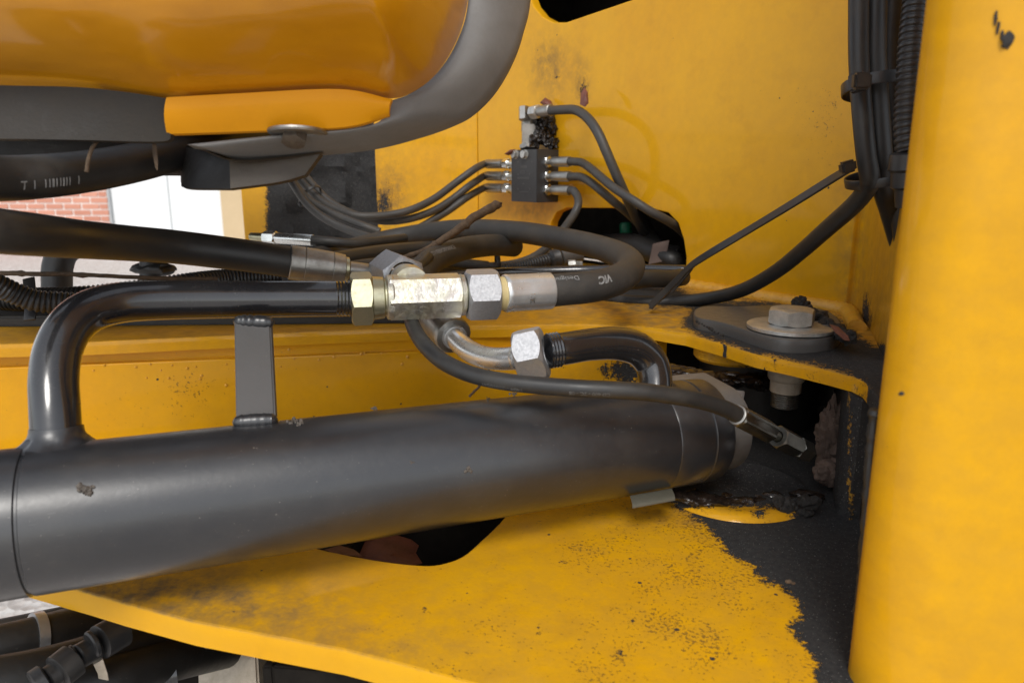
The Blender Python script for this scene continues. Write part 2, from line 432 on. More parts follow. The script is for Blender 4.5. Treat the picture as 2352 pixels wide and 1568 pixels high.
M['mortar'] = simple('pale mortar', (.88, .86, .82), (.82, .79, .74), .9, 10)
M['door'] = simple('white door paint', (.80, .82, .82), (.76, .79, .80), .4, 3, .02)
M['seam'] = simple('grey door seam', (.40, .42, .43), None, .6)
M['render'] = simple('beige render', (.60, .46, .28), (.55, .42, .25), .8, 5)
M['darkmetal'] = metal('oily dark steel', (.20, .20, .18), (.12, .12, .11), .34, 60, .2, 400, .3)
M['brown'] = simple('brown dirty steel', (.060, .044, .026), (.040, .028, .018), .5, 30, .2, 200)
M['tape'] = simple('silver tape', (.55, .56, .58), (.40, .41, .43), .3, 60, .3, 150, .8)
def groundmat():
    s = N('gravel'); v = s.t.nodes.new('ShaderNodeTexVoronoi'); s.set(v.inputs['Vector'], s.tc); v.inputs['Scale'].default_value = 45
    c = s.mix(s.step(s.noise(14, 7, .8), .35, .7), (.74, .72, .70), (.50, .47, .44)); c2 = s.t.nodes.new('ShaderNodeSeparateColor'); s.set(c2.inputs[0], v.outputs['Color'])
    c = s.mix(s.math('MULTIPLY', c2.outputs[0], .6), c, (.36, .29, .25))
    return s.out(c, .9, 0., s.bump(v.outputs['Distance'], .8, .01))
M['gravel'] = groundmat()

# ================================================================== THE MACHINE'S WELDED CHASSIS
HU, HL = .145, .250
Z = Vector((0, 0, 1)); X_ = Vector((1, 0, 0)); Y_ = Vector((0, 1, 0))
FU = Plane((0, 0, 1-HU), X_, Y_); FL = Plane((0, 0, 1-HL), X_, Y_)
A_, B_ = G(1560, 655, HU), G(1940, 715, HU)
tw = (B_-A_); tw.z = 0; tw.normalize()
WALL = Plane(A_, tw, Z)
C0 = WALL.hit(1100, 590); C0.z = 1-HU
TL = Vector((math.cos(math.radians(-24)), math.sin(math.radians(-24)), 0))
WL = Plane(C0, TL, Z)
chassis = thing('machine_chassis', 'yellow painted steel frame with the slotted rear wall and two bracket plates', 'machine frame', (0, .6, .8))

def gp(plane, pts): return [plane.uv(u, v) for u, v in pts]
def gauss(q, c, r): return np.exp(-(((q[:, 0]-c[0])/r[0])**2 + ((q[:, 1]-c[1])/r[1])**2))
def ramp(x, a, b): return np.clip((x-a)/(b-a), 0, 1)

# rear wall with its slot and upper opening
z0 = -.012
wl = [WALL.uv(1100, 590)[0], WALL.uv(1955, 600)[0]]
outl = [(wl[0], z0)] + [(a, b) for a, b in []] + [(wl[1], z0), (wl[1], .95), (wl[0], .95)]
slot = gp(WALL, [(1262, 600), (1262, 540), (1266, 510), (1278, 488), (1302, 477), (1400, 478), (1503, 481), (1535, 489), (1557, 512), (1570, 550), (1576, 590), (1574, 630), (1564, 648), (1540, 652)])
slot += [(WALL.uv(1540, 652)[0]-.01, .004), (slot[0][0]+.02, .004), (slot[0][0], .02)]
topo = gp(WALL, [(1205, -40), (1226, 15), (1245, 38), (1272, 52), (1300, 52), (1470, -6), (1600, -70), (1600, -260), (1205, -260)])
def wear_wall(q, V):
    x, y = q[:, 0], q[:, 1]
    spk = .12 + .5*gauss(q, (1280, 120), (80, 90)) + .62*gauss(q, (1880, 300), (110, 230)) + .25*ramp(y, 560, 680) + .3*gauss(q, (1120, 480), (60, 60))
    dust = .10 + .70*gauss(q, (1262, 155), (42, 62)) + .6*gauss(q, (1335, 190), (18, 60)) + .55*gauss(q, (1215, 480), (70, 22)) + .5*ramp(x, 1900, 1955)*ramp(y, 300, 600)
    gr = np.maximum(np.maximum(-np.hypot((x-1340)/1.0, (y-200)/2.6)+4, -np.hypot(x-1915, y-245)+2), -np.hypot(x-1280, y-180)+2)
    return dict(speck=spk, dust=dust, grime=gr, rag=np.full(len(x), 55.))
g, at = plate(outl, [slot, topo], WALL, .014, .010, .0015, wear_wall)
mesh('rear_wall', g, M['paint'], chassis, attrs=at)
def wear_left(q, V):
    x, y = q[:, 0], q[:, 1]
    gr = np.where(x < 990, 1, 1)*(-np.hypot((x-878)/1.0, (y-470)/1.5)+14)
    return dict(speck=.45+.35*gauss(q, (900, 450), (60, 80))+.2*gauss(q, (890, 380), (30, 60)), dust=.2+.7*gauss(q, (890, 450), (40, 60)), grime=gr, rag=np.full(len(x), 110.))
wa = WL.uv(866, 480)[0]
g, at = plate([(wa, z0), (-.0006, z0), (-.0006, .9), (wa, .9)], [], WL, .014, .010, .0015, wear_left)
mesh('rear_wall_return', g, M['paint'], chassis, attrs=at)

# upper bracket plate
up_out = [(-250, 800), (0, 790), (200, 785), (640, 765), (1080, 748), (1342, 744), (1475, 749), (1576, 765), (1653, 786), (1737, 812), (1827, 831), (1911, 851), (1961, 864), (1986, 876), (2028, 930), (2060, 1010), (2300, 1010), (2300, 690), (2010, 690), (1560, 640), (1400, 610), (1110, 577), (1000, 590), (900, 640), (600, 690), (-250, 735)]
UPG = [(1390, 640), (1560, 662), (1610, 688), (1880, 700), (1930, 735), (1975, 775), (2012, 800), (2300, 760), (2300, 1100), (2060, 1010), (2010, 940), (1992, 884), (1961, 862), (1911, 849), (1827, 829), (1737, 810), (1653, 783), (1600, 768), (1566, 745), (1590, 708), (1540, 703), (1480, 693), (1400, 690)]
def wear_up(q, V):
    x, y = q[:, 0], q[:, 1]; zz = np.array([v[2] for v in V]); top = zz > 1-HU-.0009
    gr = np.where(top, sdf(q, UPG), -30.)
    side = ~top & (x > 2000); gr = np.where(side, 20., gr)
    gr = np.where(~top & (np.abs(x-1661) < 7), 12., gr); gr = np.where(~top & (x > 1991), 20., gr)
    gr = np.maximum(gr, np.where(~top, 7-np.hypot(x-1779, y-829), -30)); gr = np.maximum(gr, np.where(~top, 9-np.hypot(x-1761, y-842), -30))
    dust = np.where(top, .45+.35*gauss(q, (1450, 700), (200, 40))+.3*ramp(x, 1400, 1560), .18)
    return dict(speck=np.where(top, .38, .52*ramp(x, 1500, 1800)+.3), dust=dust, grime=gr, rag=np.where(top, 70., 26.))
g, at = plate(gp(FU, up_out), [], FU, .0118, .007, .0014, wear_up)
mesh('upper_bracket_plate', g, M['paint'], chassis, attrs=at)

# vertical web below it, behind the cylinder
e0, e1 = G(0, 790, HU), G(1342, 744, HU); te = (e1-e0); te.z = 0; te.normalize(); ne = Vector((te.y, -te.x, 0))  # towards camera
WEB = Plane(e0 - ne*.006, te, Z)
def wear_web(q, V):
    x, y = q[:, 0], q[:, 1]
    gr = 40-np.hypot((x-1440)/1.15, (y-852)/.62)
    return dict(speck=.30+.3*gauss(q, (400, 900), (90, 60))+.2*ramp(y, 700, 840), dust=.10+.2*gauss(q, (1400, 860), (120, 50)), grime=gr, rag=np.full(len(x), 130.))
s0, s1 = WEB.uv(-250, 900)[0], WEB.uv(1530, 850)[0]
g, at = plate([(s0, -.130), (s1, -.130), (s1, -.0225), (s0, -.0225)], [], WEB, .010, .007, .0012, wear_web)
mesh('side_web', g, M['paint'], chassis, attrs=at)
SEAM = Plane(e0 - ne*.013, te, Z)
g, at = plate([(s0, -.024), (s1, -.024), (s1, -.0119), (s0, -.0119)], [], SEAM, .006, .008, .0008, wear_web)
mesh('web_top_strip', g, M['paint'], chassis, attrs=at)
sp_pts = [(345, 836), (395, 838), (430, 845), (370, 850), (463, 862), (388, 868), (540, 850), (572, 862), (337, 867), (240, 838), (645, 842), (676, 824), (733, 826), (767, 819), (837, 810), (876, 811), (923, 836), (936, 819), (664, 803), (460, 870), (520, 884), (450, 842), (830, 812), (1005, 842), (215, 850), (520, 836), (312, 842)]
mesh('weld_spatter', join(*[blob([(WEB.hit(u, v), random.uniform(.0011, .0020))], 1, .1) for u, v in sp_pts]), M['weld'], chassis, kind='stuff')

# lower bracket plate with its opening
lo_out = [(-150, 1266), (-60, 1290), (40, 1316), (200, 1360), (285, 1385), (445, 1427), (619, 1460), (787, 1491), (923, 1525), (1072, 1566), (1250, 1615), (1700, 1700), (1960, 1680), (2060, 1480), (2130, 1300), (2330, 925), (1470, 925), (1430, 1090), (-150, 1100)]
lhole = [(752, 1263), (810, 1275), (880, 1287), (960, 1296), (1010, 1294), (1062, 1276), (1105, 1240), (1158, 1187), (1170, 1150), (1120, 1110), (900, 1110), (760, 1170), (700, 1230), (712, 1252)]
LOG = [(1572, 1172), (1603, 1197), (1648, 1231), (1671, 1280), (1724, 1292), (1758, 1334), (1800, 1353), (1831, 1379), (1842, 1413), (1808, 1436), (1853, 1489), (1872, 1524), (1870, 1562), (1880, 1700), (2400, 1760), (2400, 900), (1400, 900), (1480, 1100), (1530, 1150)]
def wear_lo(q, V):
    x, y = q[:, 0], q[:, 1]; zz = np.array([v[2] for v in V]); top = zz > 1-HL-.0009
    gr = np.where(top, sdf(q, LOG), -40.)
    for cx, cy, r in ((921, 1495, 5), (1296, 1290, 7), (1425, 1500, 10), (974, 1402, 5), (1077, 1496, 5), (1412, 1394, 4), (1241, 1447, 4), (1460, 1425, 4), (1120, 1541, 5)):
        gr = np.maximum(gr, np.where(top, r-np.hypot(x-cx, (y-cy)*1.3), -40))
    dust = np.where(top, .78*np.exp(-((y-(1345+(x-230)*.12))/75.)**2)*(1-ramp(x, 520, 900)) + .22 + .35*gauss(q, (1550, 1180), (160, 30)) + .3*gauss(q, (860, 1500), (200, 60)), .06)
    spk = np.where(top, .56+.24*ramp(x, 800, 1500)+.12*gauss(q, (1550, 1260), (150, 80)), .14)
    return dict(speck=spk, dust=dust, grime=gr, rag=np.where(gr > -60, 95., 60.))
g, at = plate(gp(FL, lo_out), [[(v[0], v[1]) for v in spline([Vector((*a, 0)) for a in gp(FL, lhole+lhole[:1])], 4)[:-1]]], FL, .0155, .006, .0016, wear_lo)
mesh('lower_bracket_plate', g, M['paint'], chassis, attrs=at)

# corner return plate at the right end of the wall
def wallpath(pts, zlo, zhi, m, name, th=.008, seg=6, wear=None, nz=60):
    C = spline([Vector((p[0], p[1], 0)) for p in pts], seg); C = [Vector(c) for c in C]; T, _ = frames(C)
    off = [Vector((t.y, -t.x, 0)) for t in T]
    rows = []
    for k in range(nz+1):
        z = zlo+(zhi-zlo)*k/nz
        rows.append([c+Z*z for c in C] + [c-o*th+Z*z for c, o in zip(C[::-1], off[::-1])])
    V, Fc = grid(rows, True); n = len(rows[0])
    Fc += [tuple(range(n))[::-1], tuple((len(rows)-1)*n+i for i in range(n))]
    at = None
    if wear: q = np.array([proj(v)[:2] for v in V]); at = {k: np.asarray(x, 'f') for k, x in wear(q, V).items()}
    return mesh(name, (V, Fc), m, chassis, attrs=at)
wc = WALL.at(wl[1]-.001, 0, .0008)
def wear_c(q, V):
    x, y = q[:, 0], q[:, 1]
    return dict(speck=.35+0*x, dust=.2+.25*ramp(y, 300, 650), grime=np.maximum(9-np.hypot((x-1990), (y-722)/4.), (y-786)*.5 - np.abs(x-2015)*.2), rag=np.full(len(x), 40.))
c1 = G(2032, 826, HU)
wallpath([wc, wc+tw*.012-ne*.002, wc.lerp(c1, .35)+tw*.012, c1], 1-HU-.004, 1.75, M['paint'], 'corner_return', wear=wear_c, nz=140)
wallpath([c1+Vector((.003, .004, 0)), c1+Vector((.010, -.006, 0)), c1+Vector((.10, .03, 0)), c1+Vector((.25, .12, 0))], 1-HU-.02, 1.75, M['paint'], 'corner_flange', wear=wear_c, nz=140)
# side gusset between the two plates and the dark back of the pin pocket
def wear_g(q, V):
    x, y = q[:, 0], q[:, 1]
    return dict(speck=.7+0*x, dust=.9+0*x, grime=24-22*(np.abs(x-1952) < 6)+0*x, rag=np.full(len(x), 90.))
wallpath([(.345, .76), (.29, .63), (.2475, .525), (.2478, .50)], 1-HL-.002, 1-HU-.0125, M['paint'], 'pocket_gusset', wear=wear_g, nz=30)
we = WEB.at(s1-.002, 0, -.002)
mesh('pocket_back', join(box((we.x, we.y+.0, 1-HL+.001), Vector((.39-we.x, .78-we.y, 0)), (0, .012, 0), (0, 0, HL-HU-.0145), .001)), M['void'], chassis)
# weld bead along the foot of the wall and round the corner
def bead(pts, r, name, m=M['weld'], amp=.35, parent=chassis, n=14):
    C = [Vector(c) for c in spline(pts, n)]
    R = [r*(1+amp*noise.fractal(c*160, 1, 2, 3)) for c in C]
    V, Fc = tube(C, R, 14); V = [v+Vector((1, 1, 1))*.0006*noise.noise(v*500) for v in V]
    return mesh(name, (V, Fc), m, parent)
bead([WALL.at(a, .001, .002) for a in np.linspace(-.004, wl[1]-.004, 9)] + [wc+Vector((-.004, -.02, .001)), wc.lerp(c1, .45)+Vector((-.003, 0, .001))], .0088, 'wall_weld', amp=.12)
# pin bosses
PU, PL_ = Vector((.205, .665, 0)), Vector((.178, .555, 0))
def wear_b(q, V): return dict(speck=.8+0*q[:, 0], dust=.4+0*q[:, 0], grime=(q[:, 1]-852)*.6, rag=np.full(len(q), 60.))
g = lathe(PU+Z*(1-HU-.0119), PU+Z*.5, [(0, .036), (.010, .036), (.0125, .034)], 48)
q = np.array([proj(v)[:2] for v in g[0]]); mesh('upper_pin_boss', g, M['paint'], chassis, attrs={k: np.asarray(v, 'f') for k, v in wear_b(q, None).items()})
def wear_lb(q, V):
    x, y = q[:, 0], q[:, 1]; return dict(speck=.75+0*x, dust=.25+0*x, grime=np.maximum((1163-y)*.8, np.maximum((x-1825)*.6, 10-np.hypot((x-1745)/1.3, y-1172))), rag=np.full(len(q), 60.))
g = lathe(PL_+Z*(1-HL), PL_+Z*2, [(0.0004, .061), (.003, .0590), (.0045, .055), (.0050, .050), (.0045, .0485)], 90)
q = np.array([proj(v)[:2] for v in g[0]]); mesh('lower_pin_boss', g, M['paint'], chassis, attrs={k: np.asarray(v, 'f') for k, v in wear_lb(q, None).items()})
mesh('pin_sleeve', lathe(Vector((.252, .735, 1-HL+.003)), Vector((.252, .735, 2)), [(0, .060), (HL-HU-.016, .060)], 64), M['blackdeep'], chassis)
# dark box behind the slot, closing walls added to keep light out
ib = WALL.at(-.75, -.02, -.22)
mesh('slot_dark_box', join(box(WALL.at(wl[0]-.02, -.03, -.22), tw*.01, WALL.n*.2, Z*1.0, .001), box(WALL.at(-.75, .935, -.22), tw*1.5, WALL.n*.20, Z*.008, .001), box(ib, tw*1.5, -WALL.n*.01, Z*1.0, .001), box(WALL.at(-.75, -.03, -.22), tw*1.5, WALL.n*.20, Z*.008, .001), box(WALL.at(wl[1]+.04, -.03, -.22), tw*.01, WALL.n*.2, Z*1.0, .001)), M['void'], chassis)
# greasy column at the left end of the wall
CF = Plane(WL.at(wa-.02, -.15, -.10), X_, Z)
cx0, cx1 = CF.uv(556, 480)[0], CF.uv(880, 480)[0]
def wear_col(q, V):
    x, y = q[:, 0], q[:, 1]; return dict(speck=.3+0*x, dust=.1+0*x, grime=(x-612)+0*y, rag=np.full(len(x), 55.))
g, at = plate([(cx0, -.15), (cx1, -.15), (cx1, .7), (cx0, .7)], [], CF, .02, .010, .003, wear_col)
V, Fc = g
V = [Vector(v) - Y_*(.016*max(0, min(1, (a[0]-620)/30))*max(0, noise.fractal(Vector(v)*28, 1, 2, 5)+.25) if (a := proj(v)) and abs(v[1]-CF.o.y) < .002 else 0) for v in V]
mesh('rear_column', (V, Fc), M['paint'], chassis, attrs=at)
# foreground post: a folded vertical panel
def postpath():
    pts = [Vector((.30, .46, 0)), Vector((.205, .36, 0))]
    c = Vector((.192, .325, 0))
    for k in range(9): a = math.radians(165+k*10.5); pts.append(c+Vector((math.cos(a), math.sin(a), 0))*.026)
    pts += [Vector((.225, .285, 0)), Vector((.28, .258, 0)), Vector((.36, .228, 0)), Vector((.50, .185, 0))]
    return pts
pp = [p+Vector((.0055, 0, 0)) for p in postpath()]; rows = []
for k in range(121):
    z = .35+1.25*k/120; rows.append([p+Z*z for p in pp] + [p+Vector((.006, .008, 0))+Z*z for p in pp[::-1]])
V, Fc = grid(rows, True)
post = solo('side_post', (V, Fc), M['paint_post'], 'large smooth yellow panel with rounded edge filling the right side of the picture', 'machine panel', sharp=60, attrs=dict(speck=np.full(len(V), .10, 'f'), dust=np.full(len(V), .16, 'f'), grime=np.full(len(V), -60, 'f'), rag=np.full(len(V), 5, 'f')))
def on_post(u, v):
    # point on the post's front face seen at this pixel
    best = None; r = ray(u, v)
    for a, b in zip(pp[7:-1], pp[8:]):
        t = b-a; n_ = Vector((t.y, -t.x, 0)); d = (a-Vector((0, 0, 0))).dot(n_)/r.dot(n_) if abs(r.dot(n_)) > 1e-9 else -1
        q_ = CAM + r*((a-CAM*0-Vector((CAM.x, CAM.y, 0))).dot(n_)/r.dot(n_))
        s = (Vector((q_.x, q_.y, 0))-a).dot(t)/t.length_squared
        if 0 <= s <= 1: return q_ - r.normalized()*.0006
    return P(u, v, .3)
chips = [blob([(on_post(2315, 92), (.0022, .0010, .0028))], 3, .6, 700), blob([(on_post(2287, 42), (.0007, .0006, .0028))], 2, .5, 900), blob([(on_post(2293, 62), (.0006, .0005, .0022))], 2, .5, 900), blob([(on_post(2301, 78), (.0006, .0005, .0016))], 2, .5, 900)]
mesh('mud_spot', join(*chips), M['soot'], post); mesh('mud_spot', blob([(on_post(2071, 903), (.0011, .0006, .0010))], 2, .4, 900), M['soot'], post)
# dark rubber strip down the post's hidden edge
solo('edge_seal', tube(spline([P(2010, 940, .352), P(2002, 1020, .357), P(1996, 1100, .361), P(1990, 1200, .366), P(1980, 1330, .372), P(1969, 1480, .378), P(1960, 1620, .384)], 8), [.0026*(1+.5*noise.noise(Vector((i*.6, 0, 0)))) for i in range(49)], 10), M['blackdeep'], 'ragged dark sealing strip along the lower left edge of the yellow foreground panel', 'seal')

# ================================================================== RETAINER PLATE AND BOLT
HR = HU-.0112
FR = Plane((0, 0, 1-HR), X_, Y_)
ro = [(1594, 724), (1594, 714), (1602, 707), (1625, 702), (1700, 703), (1780, 700), (1830, 701), (1880, 708), (1915, 722), (1931, 742), (1931, 760), (1915, 772), (1884, 778), (1844, 781), (1805, 780), (1770, 775), (1727, 762), (1676, 745), (1638, 736), (1608, 731)]
c_ = spline([Vector((*a, 0)) for a in gp(FR, ro)] + [Vector((*gp(FR, ro[:1])[0], 0))], 4)[:-1]
g, at = plate([(a[0], a[1]) for a in c_], [], FR, .0110, .006, .0012)
solo('retainer_plate', g, M['greyplate'], 'dark grey teardrop steel plate held down by the big bolt on the yellow bracket', 'retainer plate')
bz = G(1817, 745, HU-.0155); bz = Vector((bz.x, bz.y, 0))
bolt = thing('hex_bolt', 'large weathered hex bolt with wide washer through the grey retainer plate and yellow bracket', 'bolt', (bz.x, bz.y, 1-HR))
mesh('washer', lathe(bz+Z*(1-HR+.0004), bz+Z*2, [(0, .0355), (.0008, .0367), (.0034, .0367), (.0042, .0355), (.0043, .018)], 64), M['bolt'], bolt)
mesh('bolt_head', hexnut(bz+Z*(1-HR+.0047), bz+Z*(1-HR+.0185), .0350, roll=math.radians(62), cham=1.1), M['bolt'], bolt)
zb = 1-HU-.012
nutp = mesh('lock_nut', lathe(bz+Z*zb, bz+Z*0, [(0, .0155), (.003, .0162), (.0200, .0158), (.0215, .0150), (.0225, .0134), (.0325, .0132), (.0330, .0122)], 96, rad=lambda t, s: 1-.012*(math.sin(t*48) > 0)*(s > .0230)), M['tan'], bolt)
th = [(.030, .0112)] + [(.031+i*.0010, .0118 if i % 2 else .0105) for i in range(16)] + [(.0475, .0085)]
mesh('thread', lathe(bz+Z*zb, bz+Z*0, th, 40), M['dull'], bolt)

# ================================================================== HYDRAULIC CYLINDER
c0, c1_ = P(0, 1204, .397), P(1450, 1008, .544); ax = (c1_-c0).normalized()
def cyl(u): return along(c0, ax, u)
s_of = lambda u: (cyl(u)-cs).dot(ax)
cs = cyl(-260)
cylr = thing('hydraulic_cylinder', 'big black hydraulic cylinder lying across the lower bracket plate with pipes welded on top', 'hydraulic cylinder', tuple(cs))
R_ = .040
sA = s_of(76); sB = s_of(1497); sC = s_of(1570); sD = s_of(1618)
mesh('barrel', lathe(cs, c1_, [(0, R_), (sA-.0012, R_), (sA-.0006, R_-.0012), (sA+.0006, R_-.0012), (sA+.0012, R_), (sB-.0012, R_), (sB-.0004, R_-.0010), (sB+.0006, R_-.0005), (sC, R_-.0006), (sC+.001, R_-.0020), (sC+.002, R_-.0006), (sD-.003, R_-.0010), (sD-.001, R_-.0022), (sD, R_-.005), (sD+.0005, .02)], 128), M['barrel'], cylr)
# pipe on the left that rises and runs to the tee
pp1 = [(131, 1045, .412), (129, 990, .414), (126, 930, .417), (124, 870, .422), (133, 806, .430), (160, 752, .440), (205, 715, .452), (270, 696, .466), (350, 690, .480), (470, 688, .497), (600, 687, .513), (700, 686, .524), (770, 686, .531)]
ppx = [P(*p) for p in pp1]
pipe = mesh('feed_pipe', tube(spline(ppx, 8), .0128, 32), M['pipe'], cylr)
def foot(c, top, r0, r1, h, seg=40, name='weld_collar', wob=.12):
    """flared weld round a pipe standing on the barrel; follows the barrel's curve"""
    up = (top-c).normalized(); rows = []
    a0 = ax-up*ax.dot(up); a0.normalize(); b0 = up.cross(a0)
    for j in range(9):
        t = j/8; r = r1+(r0-r1)*(1-(1-t)**2.2)
        row = []
        for k in range(seg):
            an = 2*math.pi*k/seg; p = c + (a0*math.cos(an)+b0*math.sin(an))*r*(1+(wob*noise.noise(Vector((k*.6, 0, c.x*50))) if j < 5 else 0))
            q = p-cs; rad = q-ax*q.dot(ax); rn = rad-up*rad.dot(up); hh = math.sqrt(max(0, (R_-.0008)**2-rn.length_squared)) - rad.dot(up)
            row.append(p+up*(hh + h*t**1.3))
        rows.append(row)
    return mesh(name, grid(rows, True), M['barrel'], cylr)
fb = cyl(140); foot(fb, P(130, 985, .413), .0134, .0215, .0100)
# threaded end of the pipe
pe, pd = ppx[-1], (ppx[-1]-ppx[-2]).normalized()
mesh('pipe_thread', lathe(pe-pd*.0002, pe+pd, [(0, .0128)]+[(.0005+i*.0012, .0124 if i % 2 else .0130) for i in range(9)]+[(.0120, .0110)], 48), M['pipe'], cylr)
mesh('seal_ring', lathe(pe+pd*.0112, pe+pd, [(0, .0128), (.0012, .0136), (.003, .0128)], 40), M['rust'], cylr)
# flat strut
st0 = P(537, 740, .486); st1 = P(628, 740, .494); sb0 = P(541, 968, .446); sb1 = P(632, 962, .452)
up_s = (st0-sb0)
g = box(sb0, sb1-sb0, (FW*.0055), up_s, .0009); mesh('strut', g, M['greyplate'], cylr)
def weldlump(c, ex, L, r, n=7, name='weld_bead', m='barrel', par=None):
    return mesh(name, blob([(c+ex*(L*(i/(n-1)-.5)), (r*random.uniform(.85, 1.2), r, r*random.uniform(.8, 1.1))) for i in range(n)], 2, .25, 180), M[m], par or cylr)
exs = (sb1-sb0).normalized()
for (a, b, d) in ((P(536, 738, .489), P(630, 741, .492), 0), (P(534, 970, .441), P(638, 964, .447), 0)):
    C = [a.lerp(b, i/24) for i in range(25)]
    mesh('strut_weld', tube(C, [.0046*math.sqrt(max(.05, 1-abs(i/12-1)**5))*(1+.18*noise.noise(Vector((i*.55, a.z*40, 0)))) for i in range(25)], 16), M['barrel'], cylr)
# port on the right: elbow pipe into the barrel
er = [(1258, 806, .503), (1300, 800, .507), (1360, 791, .517), (1415, 789, .528), (1462, 800, .537), (1492, 828, .542), (1504, 862, .541), (1506, 905, .538)]
erx = [P(*p) for p in er]; ec = spline(erx, 8)
mesh('port_elbow', tube(ec, [.0112+.0012*max(0, min(1, (i-14)/16)) for i in range(len(ec))], 28), M['blackdeep'] if 0 else M['pipe'], cylr)
foot(cyl(1512), P(1505, 862, .541), .012, .0205, .005)
d2 = (erx[1]-erx[0]).normalized()
mesh('pipe_thread', lathe(erx[0]+d2*.0005, erx[1], [(0, .0118)]+[(.0005+i*.0011, .0116 if i % 2 else .0122) for i in range(8)]+[(.0095, .0105)], 40), M['pipe'], cylr)
# clevis plate at the barrel's end: half-round saddle with flat top
ca, cb_ = cyl(1560), cyl(1668)
w1 = Vector((-ax.y, ax.x, 0)).normalized(); upc = ax.cross(w1)*-1 if ax.cross(w1).z < 0 else ax.cross(w1)
def clevis():
    secs = []
    for s, k in ((0, 1.), (.5, 1.), (.94, .995), (1., .975)):
        c = ca.lerp(cb_, s); row = []
        for i in range(25):
            a = math.radians(-90-180*i/24)    # camera-side half
            row.append(c + (w1*-math.cos(a)*0 + w1*math.cos(a) + upc*math.sin(a)*-1)*.0335*k if 0 else c - w1*(-math.sin(math.radians(180*i/24)))*-.031*k*1. + upc*math.cos(math.radians(180*i/24))*.0335*k)
        row += [c + w1*.03 - upc*.036*k, c + w1*.03 + upc*.036*k]
        secs.append(row)
    V, Fc = grid(secs, True); n = len(secs[0]); Fc.append(tuple(range(n))[::-1]); Fc.append(tuple(3*n+i for i in range(n))); return V, Fc
M['greysteel'] = simple('bare grey steel', (.20, .19, .18), (.15, .145, .14), .45, 60, .15, 400, .35)
mesh('clevis_end', clevis(), M['greysteel'], cylr, label='bare grey steel end of the cylinder next to the pin')
tb = [P(1545, 878, .565), P(1718, 899, .600), P(1702, 934, .585), P(1530, 918, .548)]
mesh('clevis_lip', box(tb[3], tb[2]-tb[3], tb[0]-tb[3], Vector((0, 0, -.004)), .0008), M['zincgrain'], cylr)
# mud spots on the barrel
for u, v, r in ((350, 1127-195, 0), ): pass
def on_barrel(u, v):
    r = ray(u, v).normalized(); o = CAM-cs; dd = r-ax*r.dot(ax); oo = o-ax*o.dot(ax)
    a = dd.dot(dd); b = 2*dd.dot(oo); c = oo.dot(oo)-R_*R_; D = b*b-4*a*c
    return CAM + r*((-b-math.sqrt(max(D, 0)))/(2*a))
for u, v, a in ((201, 1128, .0040), (1075, 1078, .0022), (945, 1062, .0010), (1180, 905, .0018), (680, 968, .0030), (1121, 917, .0012), (860, 938, .0015)):
    mesh('mud_crust', blob([(on_barrel(u+random.gauss(0, a*2200), v+random.gauss(0, a*1300)), (a*random.uniform(.12, .45),)*3) for _ in range(22)], 2, .8, 900), simple('dried mud', (.07, .058, .048), (.14, .12, .10), .8, 200, .6, 400) if 'mud' not in M else M['mud'], cylr)
    M.setdefault('mud', bpy.data.materials['dried mud'])
# loose plastic sleeve below the barrel
def tagm():
    a, b = P(1447, 1138, .520), P(1543, 1121, .532); dn = (P(1452, 1166, .510)-a); rows = []
    for i in range(2):
        o = (a, b)[i]
        rows.append([o + dn*(k/10) + FW*(-.0045*math.sin(math.pi*k/10*.9)) for k in range(11)] + [o + dn*(k/10) + FW*(-.0045*math.sin(math.pi*k/10*.9)+.0009) for k in range(10, -1, -1)])
    V, Fc = grid(rows, True); n = len(rows[0]); return V, Fc+[tuple(range(n)), tuple(n+i for i in range(n))]
solo('plastic_sleeve', tagm(), M['tag'], 'small curled grey plastic sleeve sticking out under the right end of the black cylinder', 'sleeve')

# ================================================================== ENGINE COVER, TOP LEFT
hood = thing('engine_cover', 'glossy orange yellow cover with grey rubber rim hanging in at the upper left', 'machine cover', (-.1, .5, 1.1))
def fan(edge, centre, dc, m=14, k=2.4):
    """domed patch from an edge curve (u, v, d) towards a centre (u, v) at depth dc"""
    E = spline([Vector(e) for e in edge], 8); rows = []
    for j in range(m+1):
        t = j/m; rows.append([P(e[0]+(centre[0]-e[0])*t, e[1]+(centre[1]-e[1])*t, e[2]+(dc-e[2])*(1-(1-t)**k)) for e in E])
    E_ = np.array([tuple(e) for e in E]); out = []
    for j in range(m+1):
        t = (j/m)**1.5; row = []
        for e in E_:
            u, v = e[0]+(centre[0]-e[0])*t, e[1]+(centre[1]-e[1])*t
            d = np.hypot(E_[:, 0]-u, E_[:, 1]-v); w = 1/(d+14)**3; de = (w*E_[:, 2]).sum()/w.sum(); D = min(1, d.min()/360)
            if j == 0: de, D = e[2], 0
            row.append(P(u, v, dc+(de-dc)*(1-D)**k))
        out.append(row)
    return grid(out)
edge = [(-420, 180, .415), (-200, 190, .415), (0, 198, .418), (200, 208, .42), (390, 229, .422), (560, 217, .424), (780, 208, .43), (885, 226, .438), (940, 216, .446), (1000, 172, .455), (1050, 92, .47), (1075, 0, .48), (1088, -150, .49), (1092, -380, .49), (1092, -700, .49)]
mesh('cover_shell', fan(edge, (150, -900), .345, 44, 2.3), M['hood'], hood, sharp=180)
